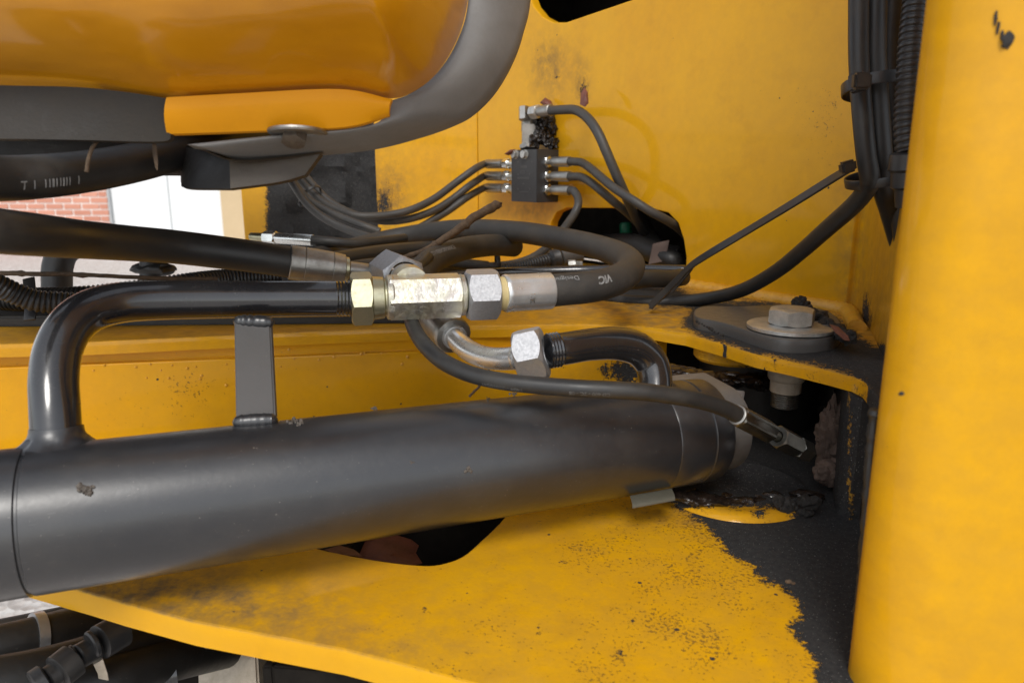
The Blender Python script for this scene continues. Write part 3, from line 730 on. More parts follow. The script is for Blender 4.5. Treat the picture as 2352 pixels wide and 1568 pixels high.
def strip(c1, c2, bulge=0, m=6, thick=.004):
    a = spline([Vector(e) for e in c1], 8); b = spline([Vector(e) for e in c2], 8); rows = []
    A = [P(*e) for e in a]; B = [P(*e) for e in b]
    for j in range(m+1):
        t = j/m; rows.append([p.lerp(q, t) - FW*bulge*math.sin(math.pi*t) for p, q in zip(A, B)])
    n0 = len(rows)
    for j in range(m, -1, -1): rows.append([v + FW*thick for v in rows[j]])
    V, Fc = grid(rows); n = len(rows[0])
    for i in range(n-1): Fc.append(((len(rows)-1)*n+i, (len(rows)-1)*n+i+1, i+1, i))
    Fc.append(tuple(k*n for k in range(len(rows)))); Fc.append(tuple(k*n+n-1 for k in range(len(rows))))
    return V, Fc
mesh('lower_lip', strip([(382, 224, .412), (560, 214, .417), (780, 205, .422), (900, 228, .432)], [(383, 308, .420), (560, 302, .426), (790, 292, .432), (893, 264, .436)], .003), M['lip'], hood, label='brighter orange lower lip of the cover')
inner = [(430, 332, .428), (620, 312, .430), (800, 296, .436), (862, 284, .438), (886, 262, .440), (896, 234, .442), (940, 216, .448), (1002, 170, .462), (1052, 90, .478), (1077, -10, .488), (1090, -250, .495), (1090, -700, .50)]
outer = [(560, 372, .452), (700, 352, .455), (850, 335, .462), (960, 308, .470), (1040, 280, .478), (1090, 252, .486), (1140, 200, .496), (1180, 130, .505), (1204, 60, .515), (1220, -20, .525), (1232, -250, .53), (1232, -700, .53)]
mesh('rubber_rim', strip(inner, outer, .010, 10, .010), M['trim'], hood, sharp=60)
mesh('dark_side_panel', strip([(-300, 186, .408), (0, 196, .408), (200, 202, .410), (370, 224, .414), (392, 236, .416)], [(-300, 318, .40), (0, 319, .405), (200, 322, .412), (370, 325, .420), (396, 308, .421)], .0, 4), M['under'], hood, label='dark dirty panel under the left of the cover')
o = P(437, 330, .43)
mesh('underside_bracket', join(strip([(440, 331, .430), (530, 366, .440), (640, 362, .450), (740, 349, .456)], [(436, 331, .60), (526, 380, .60), (640, 376, .60), (735, 362, .60)], 0, 3),
     strip([(527, 366, .452), (640, 362, .456), (738, 350, .460)], [(529, 433, .452), (640, 418, .456), (700, 402, .460)], .0, 4, .006)), M['brown'], hood)
mesh('underside_bracket', strip([(415, 335, .50), (480, 350, .47), (528, 368, .455)], [(415, 418, .50), (428, 432, .47), (530, 434, .455)], 0, 3, .005), M['blackdeep'], hood)
mesh('underside_filler', join(strip([(-500, 230, .44), (0, 240, .46), (300, 250, .48), (560, 270, .50)], [(-500, 240, 1.3), (0, 250, 1.3), (300, 262, 1.3), (660, 280, 1.3)], 0, 3, .01), strip([(-500, 318, .50), (0, 320, .52), (300, 325, .54), (530, 340, .56)], [(-500, 420, .50), (0, 420, .52), (300, 398, .54), (530, 400, .56)], 0, 3, .01)), M['blackdeep'], hood)  # dark sheets added so no bright background gets through under the cover
cb = P(676, 322, .440)
mesh('bolt_washer', lathe(P(684, 300, .432), P(684, 300, .432)+Vector((0, -.05, -.36)), [(0, .017), (.0012, .0172), (.0022, .0165)], 40), M['dull'], hood)
mesh('cover_bolt', hexnut(P(676, 309, .432), P(674, 328, .430), .0130, roll=.1), M['greysteel0'], hood)

# ================================================================== TEE FITTING AND LARGE HOSES
def lin(u0, v0, d0, u1, v1, d1): return P(u0, v0, d0), P(u1, v1, d1)
tee = thing('tee_fitting', 'large yellowish plated steel tee fitting joining the black pipe to the big hoses', 'pipe fitting', P(960, 685, .545))
T0 = pe + pd*.0135
T1 = P(1158, 674, .560); tx = (T1-T0).normalized()
def ts(u): return (along(T0, tx, u)-T0).dot(tx)
def TT(u): return along(T0, tx, u)
mesh('union_nut', hexnut(TT(806), TT(856), .0345, roll=math.radians(8), hole=.0132, cham=1.0), M['chromate_s'], tee)
mesh('collar', lathe(TT(855), T1, [(0, .0150), (.0006, .0158), (ts(884)-ts(855)-.001, .0150), (ts(884)-ts(855), .0135), (ts(893)-ts(855), .0135)], 48), M['chromate_s'], tee)
mesh('tee_body', join(hexnut(TT(890), TT(1058), .0300, roll=math.radians(5), cham=.7), lathe(TT(887), T1, [(0, .0150), (.001, .0163), (.0045, .0163), (.0055, .0155)], 48),
     lathe(P(945, 655, .550), P(918, 628, .600), [(0, .0135), (.012, .0140), (.020, .0128), (.026, .0125)], 40), lathe(TT(1054), T1, [(0, .0140), (.0012, .0157), (.0040, .0152)], 48)), M['chromate'], tee)
mesh('neck', lathe(TT(1058), T1, [(0, .0118), (.001, .0126), (.004, .0120), (.0085, .0122)], 40), M['chromate_s'], tee)
bn0, bn1 = P(930, 640, .575), P(893, 622, .612)
mesh('branch_nut', hexnut(bn0, bn1, .0320, roll=.4, hole=.0125), M['zincgrain'], tee)

h1 = thing('large_hose', 'thick black hose with white printing looping from the tee back behind it', 'hydraulic hose', P(1267, 668, .57))
mesh('swivel_nut', hexnut(TT(1070), TT(1143), .0345, roll=math.radians(5), hole=.0125, cham=1.3), M['zincgrain'], h1)
mesh('cream_seal', lathe(TT(1141), T1, [(0, .0120), (.0008, .0128), (.0062, .0128), (.0070, .0135)], 40), M['cream'], h1)
f0, f1 = TT(1156), P(1266, 668, .572); Lf = (f1-f0).length
fer = lathe(f0, f1, [(0, .0125), (.0005, .0140), (.002, .0146), (.004, .0143), (Lf*.5, .0141), (Lf-.003, .0143), (Lf-.0008, .0141), (Lf, .0132), (Lf-.002, .0124)], 96, rad=lambda t, s: 1+.004*math.copysign(1, math.sin(t*9)))
ferrule1 = mesh('crimp_sleeve', fer, M['ferrule'], h1)
HD = .0254
hp1 = [(1258, 668, .571), (1300, 664, .576), (1345, 660, .584), (1385, 653, .597), (1420, 641, .615), (1443, 625, .640), (1448, 606, .672), (1428, 588, .712), (1390, 573, .755), (1340, 559, .795), (1276, 546, .835), (1202, 534, .875), (1108, 527, .92), (1035, 528, .96), (960, 537, 1.0), (880, 552, 1.0), (800, 572, .96), (740, 588, .90), (690, 604, .84)]
hc1 = spline([P(*p) for p in hp1], 10)
mesh('hose', tube(hc1, HD/2, 40), M['rubber_w'], h1)

# ---- lettering laid on a surface
def textmesh(body, size, font=None, shear=0, bold=0):
    cu = bpy.data.curves.new('t', 'FONT'); cu.body = body; cu.size = size; cu.resolution_u = 3; cu.align_x = 'LEFT'; cu.shear = shear; cu.offset = bold
    ob = bpy.data.objects.new('t', cu); COL.objects.link(ob); dg = bpy.context.evaluated_depsgraph_get(); me = ob.evaluated_get(dg).to_mesh()
    bm = bmesh.new(); bm.from_mesh(me); bmesh.ops.triangulate(bm, faces=bm.faces)
    bmesh.ops.subdivide_edges(bm, edges=[e for e in bm.edges if e.calc_length() > size*.35], cuts=1)
    bm.verts.index_update(); V = [v.co.copy() for v in bm.verts]; Fc = [tuple(v.index for v in f.verts) for f in bm.faces]; bm.free()
    ob.evaluated_get(dg).to_mesh_clear(); bpy.data.objects.remove(ob); bpy.data.curves.remove(cu); return V, Fc
def on_tube(C, r, geo, u0, v0, flip=True, lift=.00015):
    """wrap flat letters round a tube, first letter starting at picture point (u0, v0); flip = upside down reading right to left"""
    C = [Vector(c[:3]) for c in C]; S = [0]
    for a, b in zip(C, C[1:]): S.append(S[-1]+(b-a).length)
    i0 = min(range(len(C)), key=lambda i: (proj(C[i])[0]-u0)**2+(proj(C[i])[1]-v0)**2)
    def at(s):
        for i in range(len(C)-1):
            if S[i+1] >= s: break
        t = (s-S[i])/max(S[i+1]-S[i], 1e-9); c = C[i].lerp(C[i+1], t); T = (C[i+1]-C[i]).normalized(); return c, T
    def frame(c, T):
        e = (CAM-c); e = (e-T*e.dot(T)).normalized(); return e, T.cross(e)
    # angle offset for v0
    best = min(((k/40-1) for k in range(81)), key=lambda a: (lambda c, T: (lambda e, b: abs(proj(c+(e*math.cos(a)+b*math.sin(a))*r)[1]-v0))(*frame(c, T)))(*at(S[i0])))
    V, Fc = geo; out = []
    sg0 = 1 if proj(at(S[i0]+.01)[0])[0] > proj(C[i0])[0] else -1   # arc direction that goes right in the picture
    dirx = -sg0 if flip else sg0
    c, T = at(S[i0]); e, b = frame(c, T); upb = 1 if b.dot(UP) > 0 else -1; diry = -upb if flip else upb
    for v in V:
        c, T = at(min(max(S[i0]+dirx*v.x, 0), S[-1]-1e-5)); e, b = frame(c, T); a = best+diry*v.y/r
        out.append(c+(e*math.cos(a)+b*math.sin(a))*(r+lift))
    return out, Fc
mesh('lettering', on_tube(hc1, HD/2, textmesh('Designed', .0062), 1316, 633), M['white_ink'], h1)
mesh('lettering', on_tube(hc1, HD/2, textmesh('VIC', .0088, shear=.3, bold=.0004), 1376, 630), M['white_ink'], h1)
mesh('lettering', on_tube(hc1, HD/2, textmesh('I IIII', .0080), 1446, 600), M['white_ink'], h1)
mesh('lettering', on_tube([f0, f0.lerp(f1, .5), f1], .0143, (lambda g: ([Vector((v.y-.003, -v.x, 0)) for v in g[0]], g[1]))(textmesh('UK', .0062)), 1217, 672, False), M['silver'], h1)
mesh('lettering', on_tube([f0, f0.lerp(f1, .5), f1], .0143, (lambda g: ([Vector((v.y-.003, -v.x, 0)) for v in g[0]], g[1]))(textmesh('LE', .0062)), 1186, 672, False), M['ferrule'], h1)

# hose coming in from the left to the back of the tee
h2 = thing('large_hose', 'thick hose from the left edge ending in a dull grey sleeve behind the tee', 'hydraulic hose', P(665, 602, .58))
hp2 = [(-140, 512, .36), (0, 531, .385), (100, 541, .42), (200, 551, .470), (300, 559, .51), (400, 567, .54), (502, 579, .56), (600, 592, .575), (672, 603, .585)]
hc2 = spline([P(*p) for p in hp2], 10)
mesh('hose', tube(hc2, [.0118+.0006*min(1, i/60) for i in range(len(hc2))], 36), M['rubber'], h2)
g0, g1 = P(664, 602, .583), P(792, 618, .600); Lg = (g1-g0).length
mesh('crimp_sleeve', lathe(g0, g1, [(.003, .0122), (0, .0128), (.0006, .0137), (Lg*.25, .0136), (Lg*.26, .0132), (Lg*.27, .0136), (Lg*.75, .0128), (Lg*.76, .0124), (Lg*.77, .0127), (Lg-.003, .0120), (Lg-.001, .0118), (Lg, .0095)], 64, rad=lambda t, s: 1+.005*math.copysign(1, math.sin(t*8))), M['dull'], h2)
mesh('end_collar', lathe(g1-(g1-g0)*.02, g1+(g1-g0), [(0, .0088), (.0005, .0100), (.003, .0100), (.004, .0085)], 40), M['chromate_s'], h2)
mesh('elbow_tube', tube(spline([g1, P(830, 622, .606), P(865, 627, .612), P(900, 636, .612)], 6), .0066, 28), M['dull'], h2)

# hose under the tee with the swept elbow
h3 = thing('elbow_hose', 'black hose behind the tee ending in a bright swept elbow on the cylinder port', 'hydraulic hose', P(1010, 745, .6))
hp3 = [(1180, 566, .92), (1140, 563, .88), (1095, 566, .845), (1050, 575, .80), (1003, 593, .75), (975, 614, .71), (962, 640, .68), (962, 670, .655), (975, 705, .635), (1000, 736, .615)]
hc3 = spline([P(*p) for p in hp3], 10)
mesh('hose', tube(hc3, .0128, 36), M['rubber_w'], h3)
mesh('lettering', on_tube(hc3, .0128, textmesh('DUTY PERFORMANCE', .0070), 950, 590, False), M['white_ink'], h3)
q0, q1 = P(972, 700, .632), P(1042, 772, .575); Lq = (q1-q0).length
mesh('crimp_sleeve', lathe(q0, q1, [(0, .0140), (.002, .0148), (Lq-.006, .0150), (Lq-.0015, .0148), (Lq, .0138), (Lq+.0002, .0120)], 64, rad=lambda t, s: 1+.006*math.copysign(1, math.sin(t*8))), M['dull'], h3)
mesh('end_collar', lathe(q1-(q1-q0)*.02, q1+(q1-q0), [(0, .0120), (.0012, .0122), (.0014, .0098), (.0055, .0095), (.006, .0085)], 48), M['ferrule'], h3)
el = spline([P(1040, 769, .575), P(1056, 788, .560), P(1080, 807, .545), (P(1112, 820, .530)), P(1150, 824, .516), P(1188, 822, .506)], 10)
mesh('elbow_tube', tube(el, .0079, 40), M['zinc'], h3)
mesh('tube_shoulder', lathe(P(1184, 822, .507), P(1215, 818, .500), [(0, .0084), (.002, .0090), (.004, .0090), (.0045, .0084)], 40), M['zinc'], h3)
mesh('swivel_nut', hexnut(P(1188, 821, .5055), P(1252, 808, .502), .0340, roll=math.radians(-4), hole=.0085, cham=1.6), M['zincgrain'], h3)

# thin hose over the cylinder
h4 = thing('thin_hose', 'thin printed hose curving from under the tee across the right end of the cylinder', 'hydraulic hose', P(1400, 896, .47))
hp4 = [(985, 590, .70), (950, 630, .66), (938, 670, .62), (936, 700, .585), (942, 728, .56), (954, 760, .535), (974, 790, .515), (1008, 823, .50), (1048, 846, .49), (1098, 864, .482), (1165, 877, .474), (1249, 886, .468), (1332, 892, .463), (1400, 895, .462), (1470, 899, .464), (1542, 908, .470), (1609, 920, .478), (1660, 936, .485), (1697, 954, .491)]
hc4 = spline([P(*p) for p in hp4], 10)
mesh('hose', tube(hc4, [.0056 - .0006*max(0, 1-i/60) for i in range(len(hc4))], 24), M['rubber'], h4)
M['faint_ink'] = simple('worn white print', (.16, .16, .155), (.05, .05, .05), .6, 260)
mesh('lettering', on_tube(hc4, .0055, textmesh('1404 - 33010541', .0040), 1208, 893), M['faint_ink'], h4)
mesh('lettering', on_tube(hc4, .0055, textmesh('CD 600 - 2C - 08', .0034), 1400, 903), M['faint_ink'], h4)
k0, k1 = P(1692, 952, .490), P(1862, 1042, .545); kx = (k1-k0).normalized()
mesh('crimp_ring', lathe(k0, k1, [(0, .0062), (.0004, .0068), (.0016, .0068), (.002, .0062)], 32), M['dull'], h4)
mesh('hex_body', hexnut(k0+kx*.0018, along(k0, kx, 1768), .0136, roll=.3, cham=1.2), M['darkmetal'], h4)
mesh('thread', lathe(along(k0, kx, 1764), k1, [(i*.0007, .0049 if i % 2 else .0042) for i in range(8)]+[(.006, .0036), (.014, .0036)], 28), M['darkmetal'], h4)
mesh('union_nut', hexnut(along(k0, kx, 1786), along(k0, kx, 1828), .0148, roll=.3, hole=.0040, cham=1.6), M['darkmetal'], h4)
mesh('port_block', hexnut(along(k0, kx, 1829), along(k0, kx, 1853), .0140, roll=.9, cham=.6), M['darkmetal'], h4)

def PW(u, v, off): return Plane(WALL.o + WALL.n*off, WALL.x, WALL.y).hit(u, v)
# ================================================================== GREASE MANIFOLD AND ITS LINES
rb = WALL.hit(1283, 405); frt = along(rb, WALL.n, 1233); flt = along(frt, -tw, 1174)
dep = proj(frt)[2]
ztop, zbot = P(1233, 343, dep).z, P(1233, 466, dep).z
def atz(p, z): return Vector((p.x, p.y, z))
man = thing('grease_manifold', 'small black square distributor block with six hose ports bolted to the yellow wall', 'manifold', tuple(atz(rb, zbot)))
mesh('block', box(atz(flt, zbot), frt-flt, rb-frt, Z*(ztop-zbot), .0008), M['block'], man)
bw, bd = (frt-flt).length, (rb-frt).length; bn = (frt-rb).normalized()
mid_r = lambda v: (lambda c: atz(c, P(1255, v, proj(c)[2]).z))(frt.lerp(rb, .48))
mid_l = lambda v: (lambda c: atz(c, P(1174, v, proj(c)[2]).z))(flt - bn*bd*.35)
for u in (1185.5, 1207):   # two small domed bolts at the front's upper edge
    c = along(flt, tw, u); c = atz(c, P(u, 355, proj(c)[2]).z)
    mesh('block_bolt', join(hexnut(c, c+bn*.007, .0105, roll=.5, cham=1.4), lathe(c, c+bn, [(-.0002, .0068), (.0012, .0068)], 24)), M['bolt'], man)
tp = atz(flt.lerp(frt, .5) - bn*bd*.42, ztop)
d_t = proj(tp)[2]
def up_at(u, v): return P(u, v, d_t)
mesh('elbow_body', join(box(P(1199, 338, d_t-.006), X_*.020, Y_*.020, Z*.0335, .0015), hexnut(P(1216, 343, d_t), P(1216, 332, d_t), .026, roll=.2), lathe(P(1216, 300, d_t+.004), P(1216, 262, d_t+.004), [(0, .0125), (.024, .0125), (.030, .0115), (.034, .007)], 28), hexnut(P(1204, 246, d_t-.012), P(1204, 276, d_t-.012), .0150, roll=.4)), M['dull'], man, label='grease fouled elbow fitting on top of the block')
h0a, h0b = PW(1226, 258, .030), PW(1250, 255, .030)
# faint raised marks on the block's front
mk = []
def mark(u, v, w, h):
    c = along(flt, tw, u); d = proj(c)[2]; c = atz(c, P(u, v, d).z); mk.append(box(c+bn*.00005 - tw*w/2 - Z*h/2, tw*w, -bn*.001, Z*h, 0) if 0 else box(c - tw*w/2 - Z*h/2 - bn*.0005, tw*w, bn*.0009, Z*h, 0))
for u, v in ((1190, 372), (1222, 372), (1190, 400), (1217, 400), (1190, 434), (1217, 434)): mark(u, v, .0022, .0022)
for i in range(5): mark(1197+i*3, 383, .0018, .004)
for i in range(9): mark(1190+i*3, 409, .0016, .0030)
for i in range(7): mark(1195+i*3, 441, .0013, .0018)
for u, v, w, h in ((1201, 393, .009, .0008), (1201, 398, .009, .0008), (1196, 395, .0012, .003), (1206, 395, .0012, .003), (1202, 422, .004, .0015)): mark(u, v, w, h)
mesh('moulded_marks', join(*mk), M['greyplate'], man)

def fitting(c, d, par, u_nut=(1240, 1258), u_fer=(1264, 1314), r=.0078, left=False):
    """flare nut and crimp sleeve leaving the block at c along d"""
    s = lambda u: (along(c, d, u)-c).dot(d)
    a, b = c+d*s(u_nut[0]), c+d*s(u_nut[1])
    mesh('port_nut', join(hexnut(a, b, .0150, roll=.35, hole=.004, cham=1.5), lathe(c, c+d, [(0, .0075), (s(u_nut[0])*.5, .0075), (s(u_nut[0])+.001, .0055)], 20)), M['silver'], par)
    e, f = s(u_fer[0]), s(u_fer[1]); L = f-e; st = s(u_nut[1])
    mesh('crimp_sleeve', lathe(c+d*st, c+d*(st+1), [(-.001, .0040), (e-st, .0040), (e-st+.0005, .0068), (e-st+.006, .0072), (e-st+.0065, r), (f-st-.001, r*1.02), (f-st, r*.94)], 32, rad=lambda t, q: 1+(.02*math.copysign(1, math.sin(t*6)) if q > e-st+.006 else 0)), M['ferrule'] if left else M['dull'], par)
    return c+d*(f-.001)
GD = .0116
def gline(name, lab, c, d, pts, par_group, un, uf, dia=GD, mat='rubber_far', left=False):
    t = thing(name, lab, 'grease hose', tuple(c), par_group)
    e = fitting(c, d, t, un, uf, dia*.62, left)
    C = spline([e, e+d*.008] + [(P(*p) if p[2] > .5 else PW(*p)) for p in pts], 8)
    mesh('hose', tube(C, dia/2, 20), M[mat], t); return t, C
GG = 'thin grey grease hoses screwed into the black distributor block'
dr = dep
cR = [mid_r(372), mid_r(405), mid_r(436)]
gline('grease_hose', 'upper of the three grease hoses on the right of the distributor block', cR[0], tw, [(1337, 374, .023), (1358, 388, .036), (1378, 405, .042), (1412, 433, .048), (1455, 461, .046), (1493, 485, .034), (1530, 505, .014), (1562, 527, -.02), (1590, 560, -.08)], GG, (1243, 1262), (1270, 1309))
gline('grease_hose', 'middle of the three grease hoses on the right, running straight into the slot', cR[1], tw, [(1335, 407, .023), (1357, 419, .032), (1385, 442, .030), (1414, 467, .018), (1440, 488, -.002), (1468, 516, -.04), (1490, 545, -.09)], GG, (1243, 1262), (1270, 1309))
gline('grease_hose', 'lowest right grease hose, bending sharply down behind the big looped hose', cR[2], tw, [(1319, 440, .023), (1327, 453, .026), (1328, 470, .034), (1320, 490, .042), (1308, 508, .055), (1292, 530, .075), (1270, 556, .09), (1248, 576, 1.0), (1214, 596, .985), (1165, 609, .97), (1081, 614, .96), (1000, 616, .94)], GG, (1243, 1262), (1270, 1309), mat='rubber_far')
cL = [mid_l(376), mid_l(405), mid_l(434)]
gl = [("upper of the three grease hoses leaving the left side of the distributor block", [(1091, 388, 1.17), (1048, 419, 1.16), (998, 456, 1.14), (947, 481, 1.12), (897, 493, 1.11), (847, 497, 1.10), (813, 494, 1.10), (773, 481, 1.11), (740, 463, 1.12), (713, 438, 1.13), (690, 414, 1.14), (668, 385, 1.16)]),
      ("middle of the three grease hoses leaving the left side of the distributor block", [(1081, 425, 1.17), (1041, 456, 1.16), (998, 483, 1.145), (947, 501, 1.13), (897, 508, 1.125), (847, 503, 1.12), (800, 487, 1.12), (757, 463, 1.13), (725, 432, 1.14), (704, 408, 1.15), (686, 385, 1.16)]),
      ("lowest of the three grease hoses leaving the left side of the distributor block", [(1075, 452, 1.17), (1031, 483, 1.16), (998, 503, 1.15), (965, 522, 1.14), (920, 540, 1.13), (860, 552, 1.12)])]
for c, (lab, pts) in zip(cL, gl): gline('grease_hose', lab, c, -tw, pts, GG, (1171, 1160), (1156, 1118), left=False)
# line from the elbow on top
tdir = (h0b-h0a).normalized()
t0 = thing('grease_hose', 'grease hose arching from the dirty elbow on top of the block down into the slot', 'grease hose', tuple(h0a), GG)
mesh('port_nut', join(hexnut(h0a-tdir*.004, h0a+tdir*.012, .0180, roll=.3, hole=.005, cham=1.3)), M['bolt'], t0)
mesh('crimp_sleeve', lathe(h0a+tdir*.012, h0a+tdir, [(0, .0066), (.006, .0078), (.008, .0072), (.009, .0084), (.028, .0084), (.029, .0074)], 32, rad=lambda t, q: 1+.02*math.copysign(1, math.sin(t*6))), M['dull'], t0)
mesh('hose', tube(spline([h0a+tdir*.027] + [PW(*p) for p in [(1300, 252, .034), (1321, 253, .038), (1340, 263, .042), (1358, 281, .046), (1375, 308, .048), (1391, 344, .046), (1408, 384, .040), (1424, 420, .032), (1441, 458, .018), (1458, 495, -.01), (1480, 535, -.05), (1500, 560, -.09)]], 8), GD*.56, 22), M['rubber_far'], t0)
# two more strands joining the bundle on the left
for lab, pts in (('grease hose strand low in the tied bundle in front of the greasy column, upper one', [(662, 400, 1.13), (690, 440, 1.11), (722, 468, 1.10), (760, 489, 1.09), (800, 506, 1.08), (840, 521, 1.07), (872, 532, 1.07)]),
                 ('grease hose strand lowest in the tied bundle in front of the greasy column', [(650, 385, 1.12), (675, 425, 1.10), (705, 468, 1.09), (746, 502, 1.08), (797, 527, 1.07), (850, 545, 1.05)])):
    solo('grease_hose', hose(pts, dia=GD), M['rubber_far'], lab, 'grease hose', GG)

def tie(axis_p, axis_d, r, w, t, name, lab, head=None, tail=None, ry=1., ex=None, group=None):
    """cable tie: closed strap round an axis + head + optional tail"""
    z = axis_d.normalized(); x = (ex or Vector((0, 0, 1))); x = (x-z*x.dot(z)).normalized(); y = z.cross(x)
    C = [axis_p + x*math.cos(a)*r + y*math.sin(a)*r*ry for a in [2*math.pi*i/40 for i in range(40)]]
    th_ = thing(name, lab, 'cable tie', tuple(axis_p), group)
    mesh('strap', ribbon(C, z, w, t, True), M['plastic'], th_)
    if head is not None:
        hd = (head-axis_p); hd = (hd-z*hd.dot(z)).normalized(); s_ = z.cross(hd)
        mesh('tie_head', box(head-z*w*.75-s_*w*.6-hd*w*.3, z*w*1.5, s_*w*1.25, hd*w*.9, w*.15), M['plastic'], th_)
    return th_
ta = P(712, 450, 1.125)
tie(ta, P(735, 480, 1.12)-P(690, 420, 1.13), .021, .0045, .0016, 'cable_tie', 'dusty cable tie pinching the bundle of grease hoses left of the wall', P(690, 469, 1.10), ry=.8)
tb_ = P(1143, 602, .955)
tie(tb_, P(1200, 600, .96)-P(1085, 608, .95), .0135, .0052, .0014, 'cable_tie', 'black cable tie standing up round the two thin hoses behind the swivel nut', P(1134, 580, .945), ry=.7)
solo('black_rod', hose([(1000, 640, .90), (1090, 630, .92), (1200, 625, .93), (1350, 621, .93), (1480, 619, .90), (1560, 621, .88), (1576, 623, .88)], dia=.0135), M['pipe'], 'straight glossy black rod lying behind the hose loop and ending at the slot', 'rod')
solo('black_rod', hose([(1440, 645, .80), (1490, 640, .81), (1540, 640, .83), (1568, 636, .85)], dia=.020), M['rubber'], 'short thick black tube end lying under the glossy rod at the slot', 'tube')
# corrugated conduits
def corr(pts, dia, pitch=.0036, depth=.12, n=10, seg=22):
    C = spline([P(*p) for p in pts], n); C = [Vector(c) for c in C]; S = [0]
    for a, b in zip(C, C[1:]): S.append(S[-1]+(b-a).length)
    m = int(S[-1]/(pitch/5)); out, R = [], []
    j = 0
    for i in range(m+1):
        s = S[-1]*i/m
        while j < len(C)-2 and S[j+1] < s: j += 1
        out.append(C[j].lerp(C[j+1], (s-S[j])/max(1e-9, S[j+1]-S[j]))); R.append(dia/2*(1-depth*(.5-.5*math.cos(2*math.pi*s/pitch))**2))
    return tube(out, R, seg)
cj = thing('conduit_joint', 'corrugated black conduit clamped into a grey collar behind the hose loop', 'conduit', P(1275, 592, .98))
mesh('conduit', corr([(1150, 622, .96), (1190, 614, .965), (1240, 602, .97), (1275, 593, .975)], .0175), M['plastic'], cj)
cja, cjb = P(1262, 597, .972), P(1345, 580, .99); cjd = (cjb-cja).normalized()
mesh('conduit_boot', lathe(cja, cjb, [(0, .0095), (.003, .0125), (.010, .0135), (.012, .0145), (.015, .0130), (.0155, .0110)], 36), M['plastic'], cj)
mesh('grey_collar', lathe(cja+cjd*.0155, cjb, [(0, .0115), (.001, .0125), (.012, .0125), (.0125, .0115), (.030, .0115)], 36), M['greyplate'], cj)
mesh('clamp_screw', join(hexnut(P(1305, 606, .95), P(1322, 605, .95), .0090, roll=.2), box(P(1320, 611, .95), X_*.010, Y_*.004, Z*.006, .0006)), M['bolt'], cj)
# things inside the slot
solo('valve_cap', lathe(P(1437, 512, 1.16), P(1438, 540, 1.16), [(0, .008), (.002, .0095), (.016, .0095), (.020, .007)], 24), M['green'], 'small green cap glimpsed in the dark inside the wall slot', 'cap')
solo('inner_bracket', box(P(1490, 608, 1.0), P(1528, 600, .99)-P(1490, 608, 1.0), Y_*.004, P(1500, 560, 1.0)-P(1490, 608, 1.0), .0008), M['pink'], 'dusty brown bracket plate standing in the right end of the wall slot', 'bracket')
solo('inner_hose', hose([(1300, 560, 1.20), (1390, 560, 1.14), (1450, 560, 1.06), (1500, 580, 1.02), (1545, 600, 1.0), (1562, 620, 1.02)], dia=.030), M['blackdeep'], 'thick black hose lying in the darkness of the wall slot', 'hydraulic hose')
solo('inner_hose', hose([(1470, 500, 1.14), (1490, 540, 1.08), (1520, 575, 1.03), (1556, 585, 1.02)], dia=.024), M['blackdeep'], 'black hose curving down inside the right end of the wall slot', 'hydraulic hose')

# ================================================================== CABLES AT THE RIGHT
cab = [('power_cable', 'leftmost thick black cable hanging beside the yellow wall, tied twice', [(1972, -160, .53), (1972, 0, .53), (1972, 120, .53), (1976, 200, .53), (1982, 280, .53), (1990, 360, .535), (1998, 410, .54), (1992, 432, .55), (1960, 472, .57), (1900, 525, .61), (1840, 578, .66), (1780, 625, .71), (1710, 664, .76), (1640, 683, .80), (1560, 692, .82), (1500, 694, .83), (1430, 690, .84), (1370, 680, .86), (1310, 668, .88)], .0140),
       ('power_cable', 'second thick cable from the left in the hanging bundle', [(2012, -160, .54), (2010, 0, .54), (2008, 120, .54), (2012, 200, .54), (2018, 290, .54), (2024, 370, .545), (2030, 430, .56), (2045, 480, .58), (2062, 540, .60), (2080, 600, .61), (2094, 700, .62), (2104, 790, .63)], .0165),
       ('power_cable', 'cable behind the tied bundle, right of the two thick ones', [(2052, -160, .56), (2048, 0, .56), (2042, 120, .56), (2046, 220, .56), (2056, 340, .56), (2064, 430, .57), (2072, 520, .58), (2084, 600, .59), (2100, 700, .60), (2112, 800, .61)], .0150)]
for nm, lab, pts, d in cab: solo(nm, hose(pts, dia=d), M['under' if 0 else 'rubber'], lab, 'cable', 'thick black cables hanging in a bundle')
cc = thing('corrugated_conduit', 'ribbed black conduit beside the foreground panel at the upper right', 'conduit', P(2090, 200, .50))
mesh('conduit', corr([(2112, -120, .50), (2104, 0, .50), (2094, 100, .50), (2088, 200, .50), (2084, 290, .50), (2088, 350, .50)], .0175, .0045, .16), M['plastic'], cc)
mesh('connector', join(lathe(P(2090, 345, .50), P(2085, 470, .51), [(0, .007), (.002, .0125), (.012, .0135), (.014, .0115), (.024, .0115), (.026, .009), (.038, .008)], 24)), M['plastic'], cc)
tt = tie(P(2022, 200, .545), P(2024, 280, .545)-P(2018, 120, .545), .0235, .0085, .0014, 'cable_tie', 'cable tie round the hanging cables near the top, its square head on the left', P(1972, 190, .512), ry=1.15)
mesh('tie_head', box(P(1962, 205, .500), X_*.0120, Y_*.007, Z*.0110, .0016), M['plastic'], tt)
t2 = tie(P(2018, 408, .555), P(2026, 460, .56)-P(2012, 350, .55), .0215, .0070, .0014, 'cable_tie', 'long cable tie below the hanging cables, its tail reaching down to the loose cable', None, ry=1.2)
hdp = P(1950, 386, .520)
mesh('tie_head', box(P(1938, 402, .518), Vector((.0100, 0, .0030)), Y_*.008, Vector((-.0022, 0, .0082)), .0016), M['plastic'], t2)
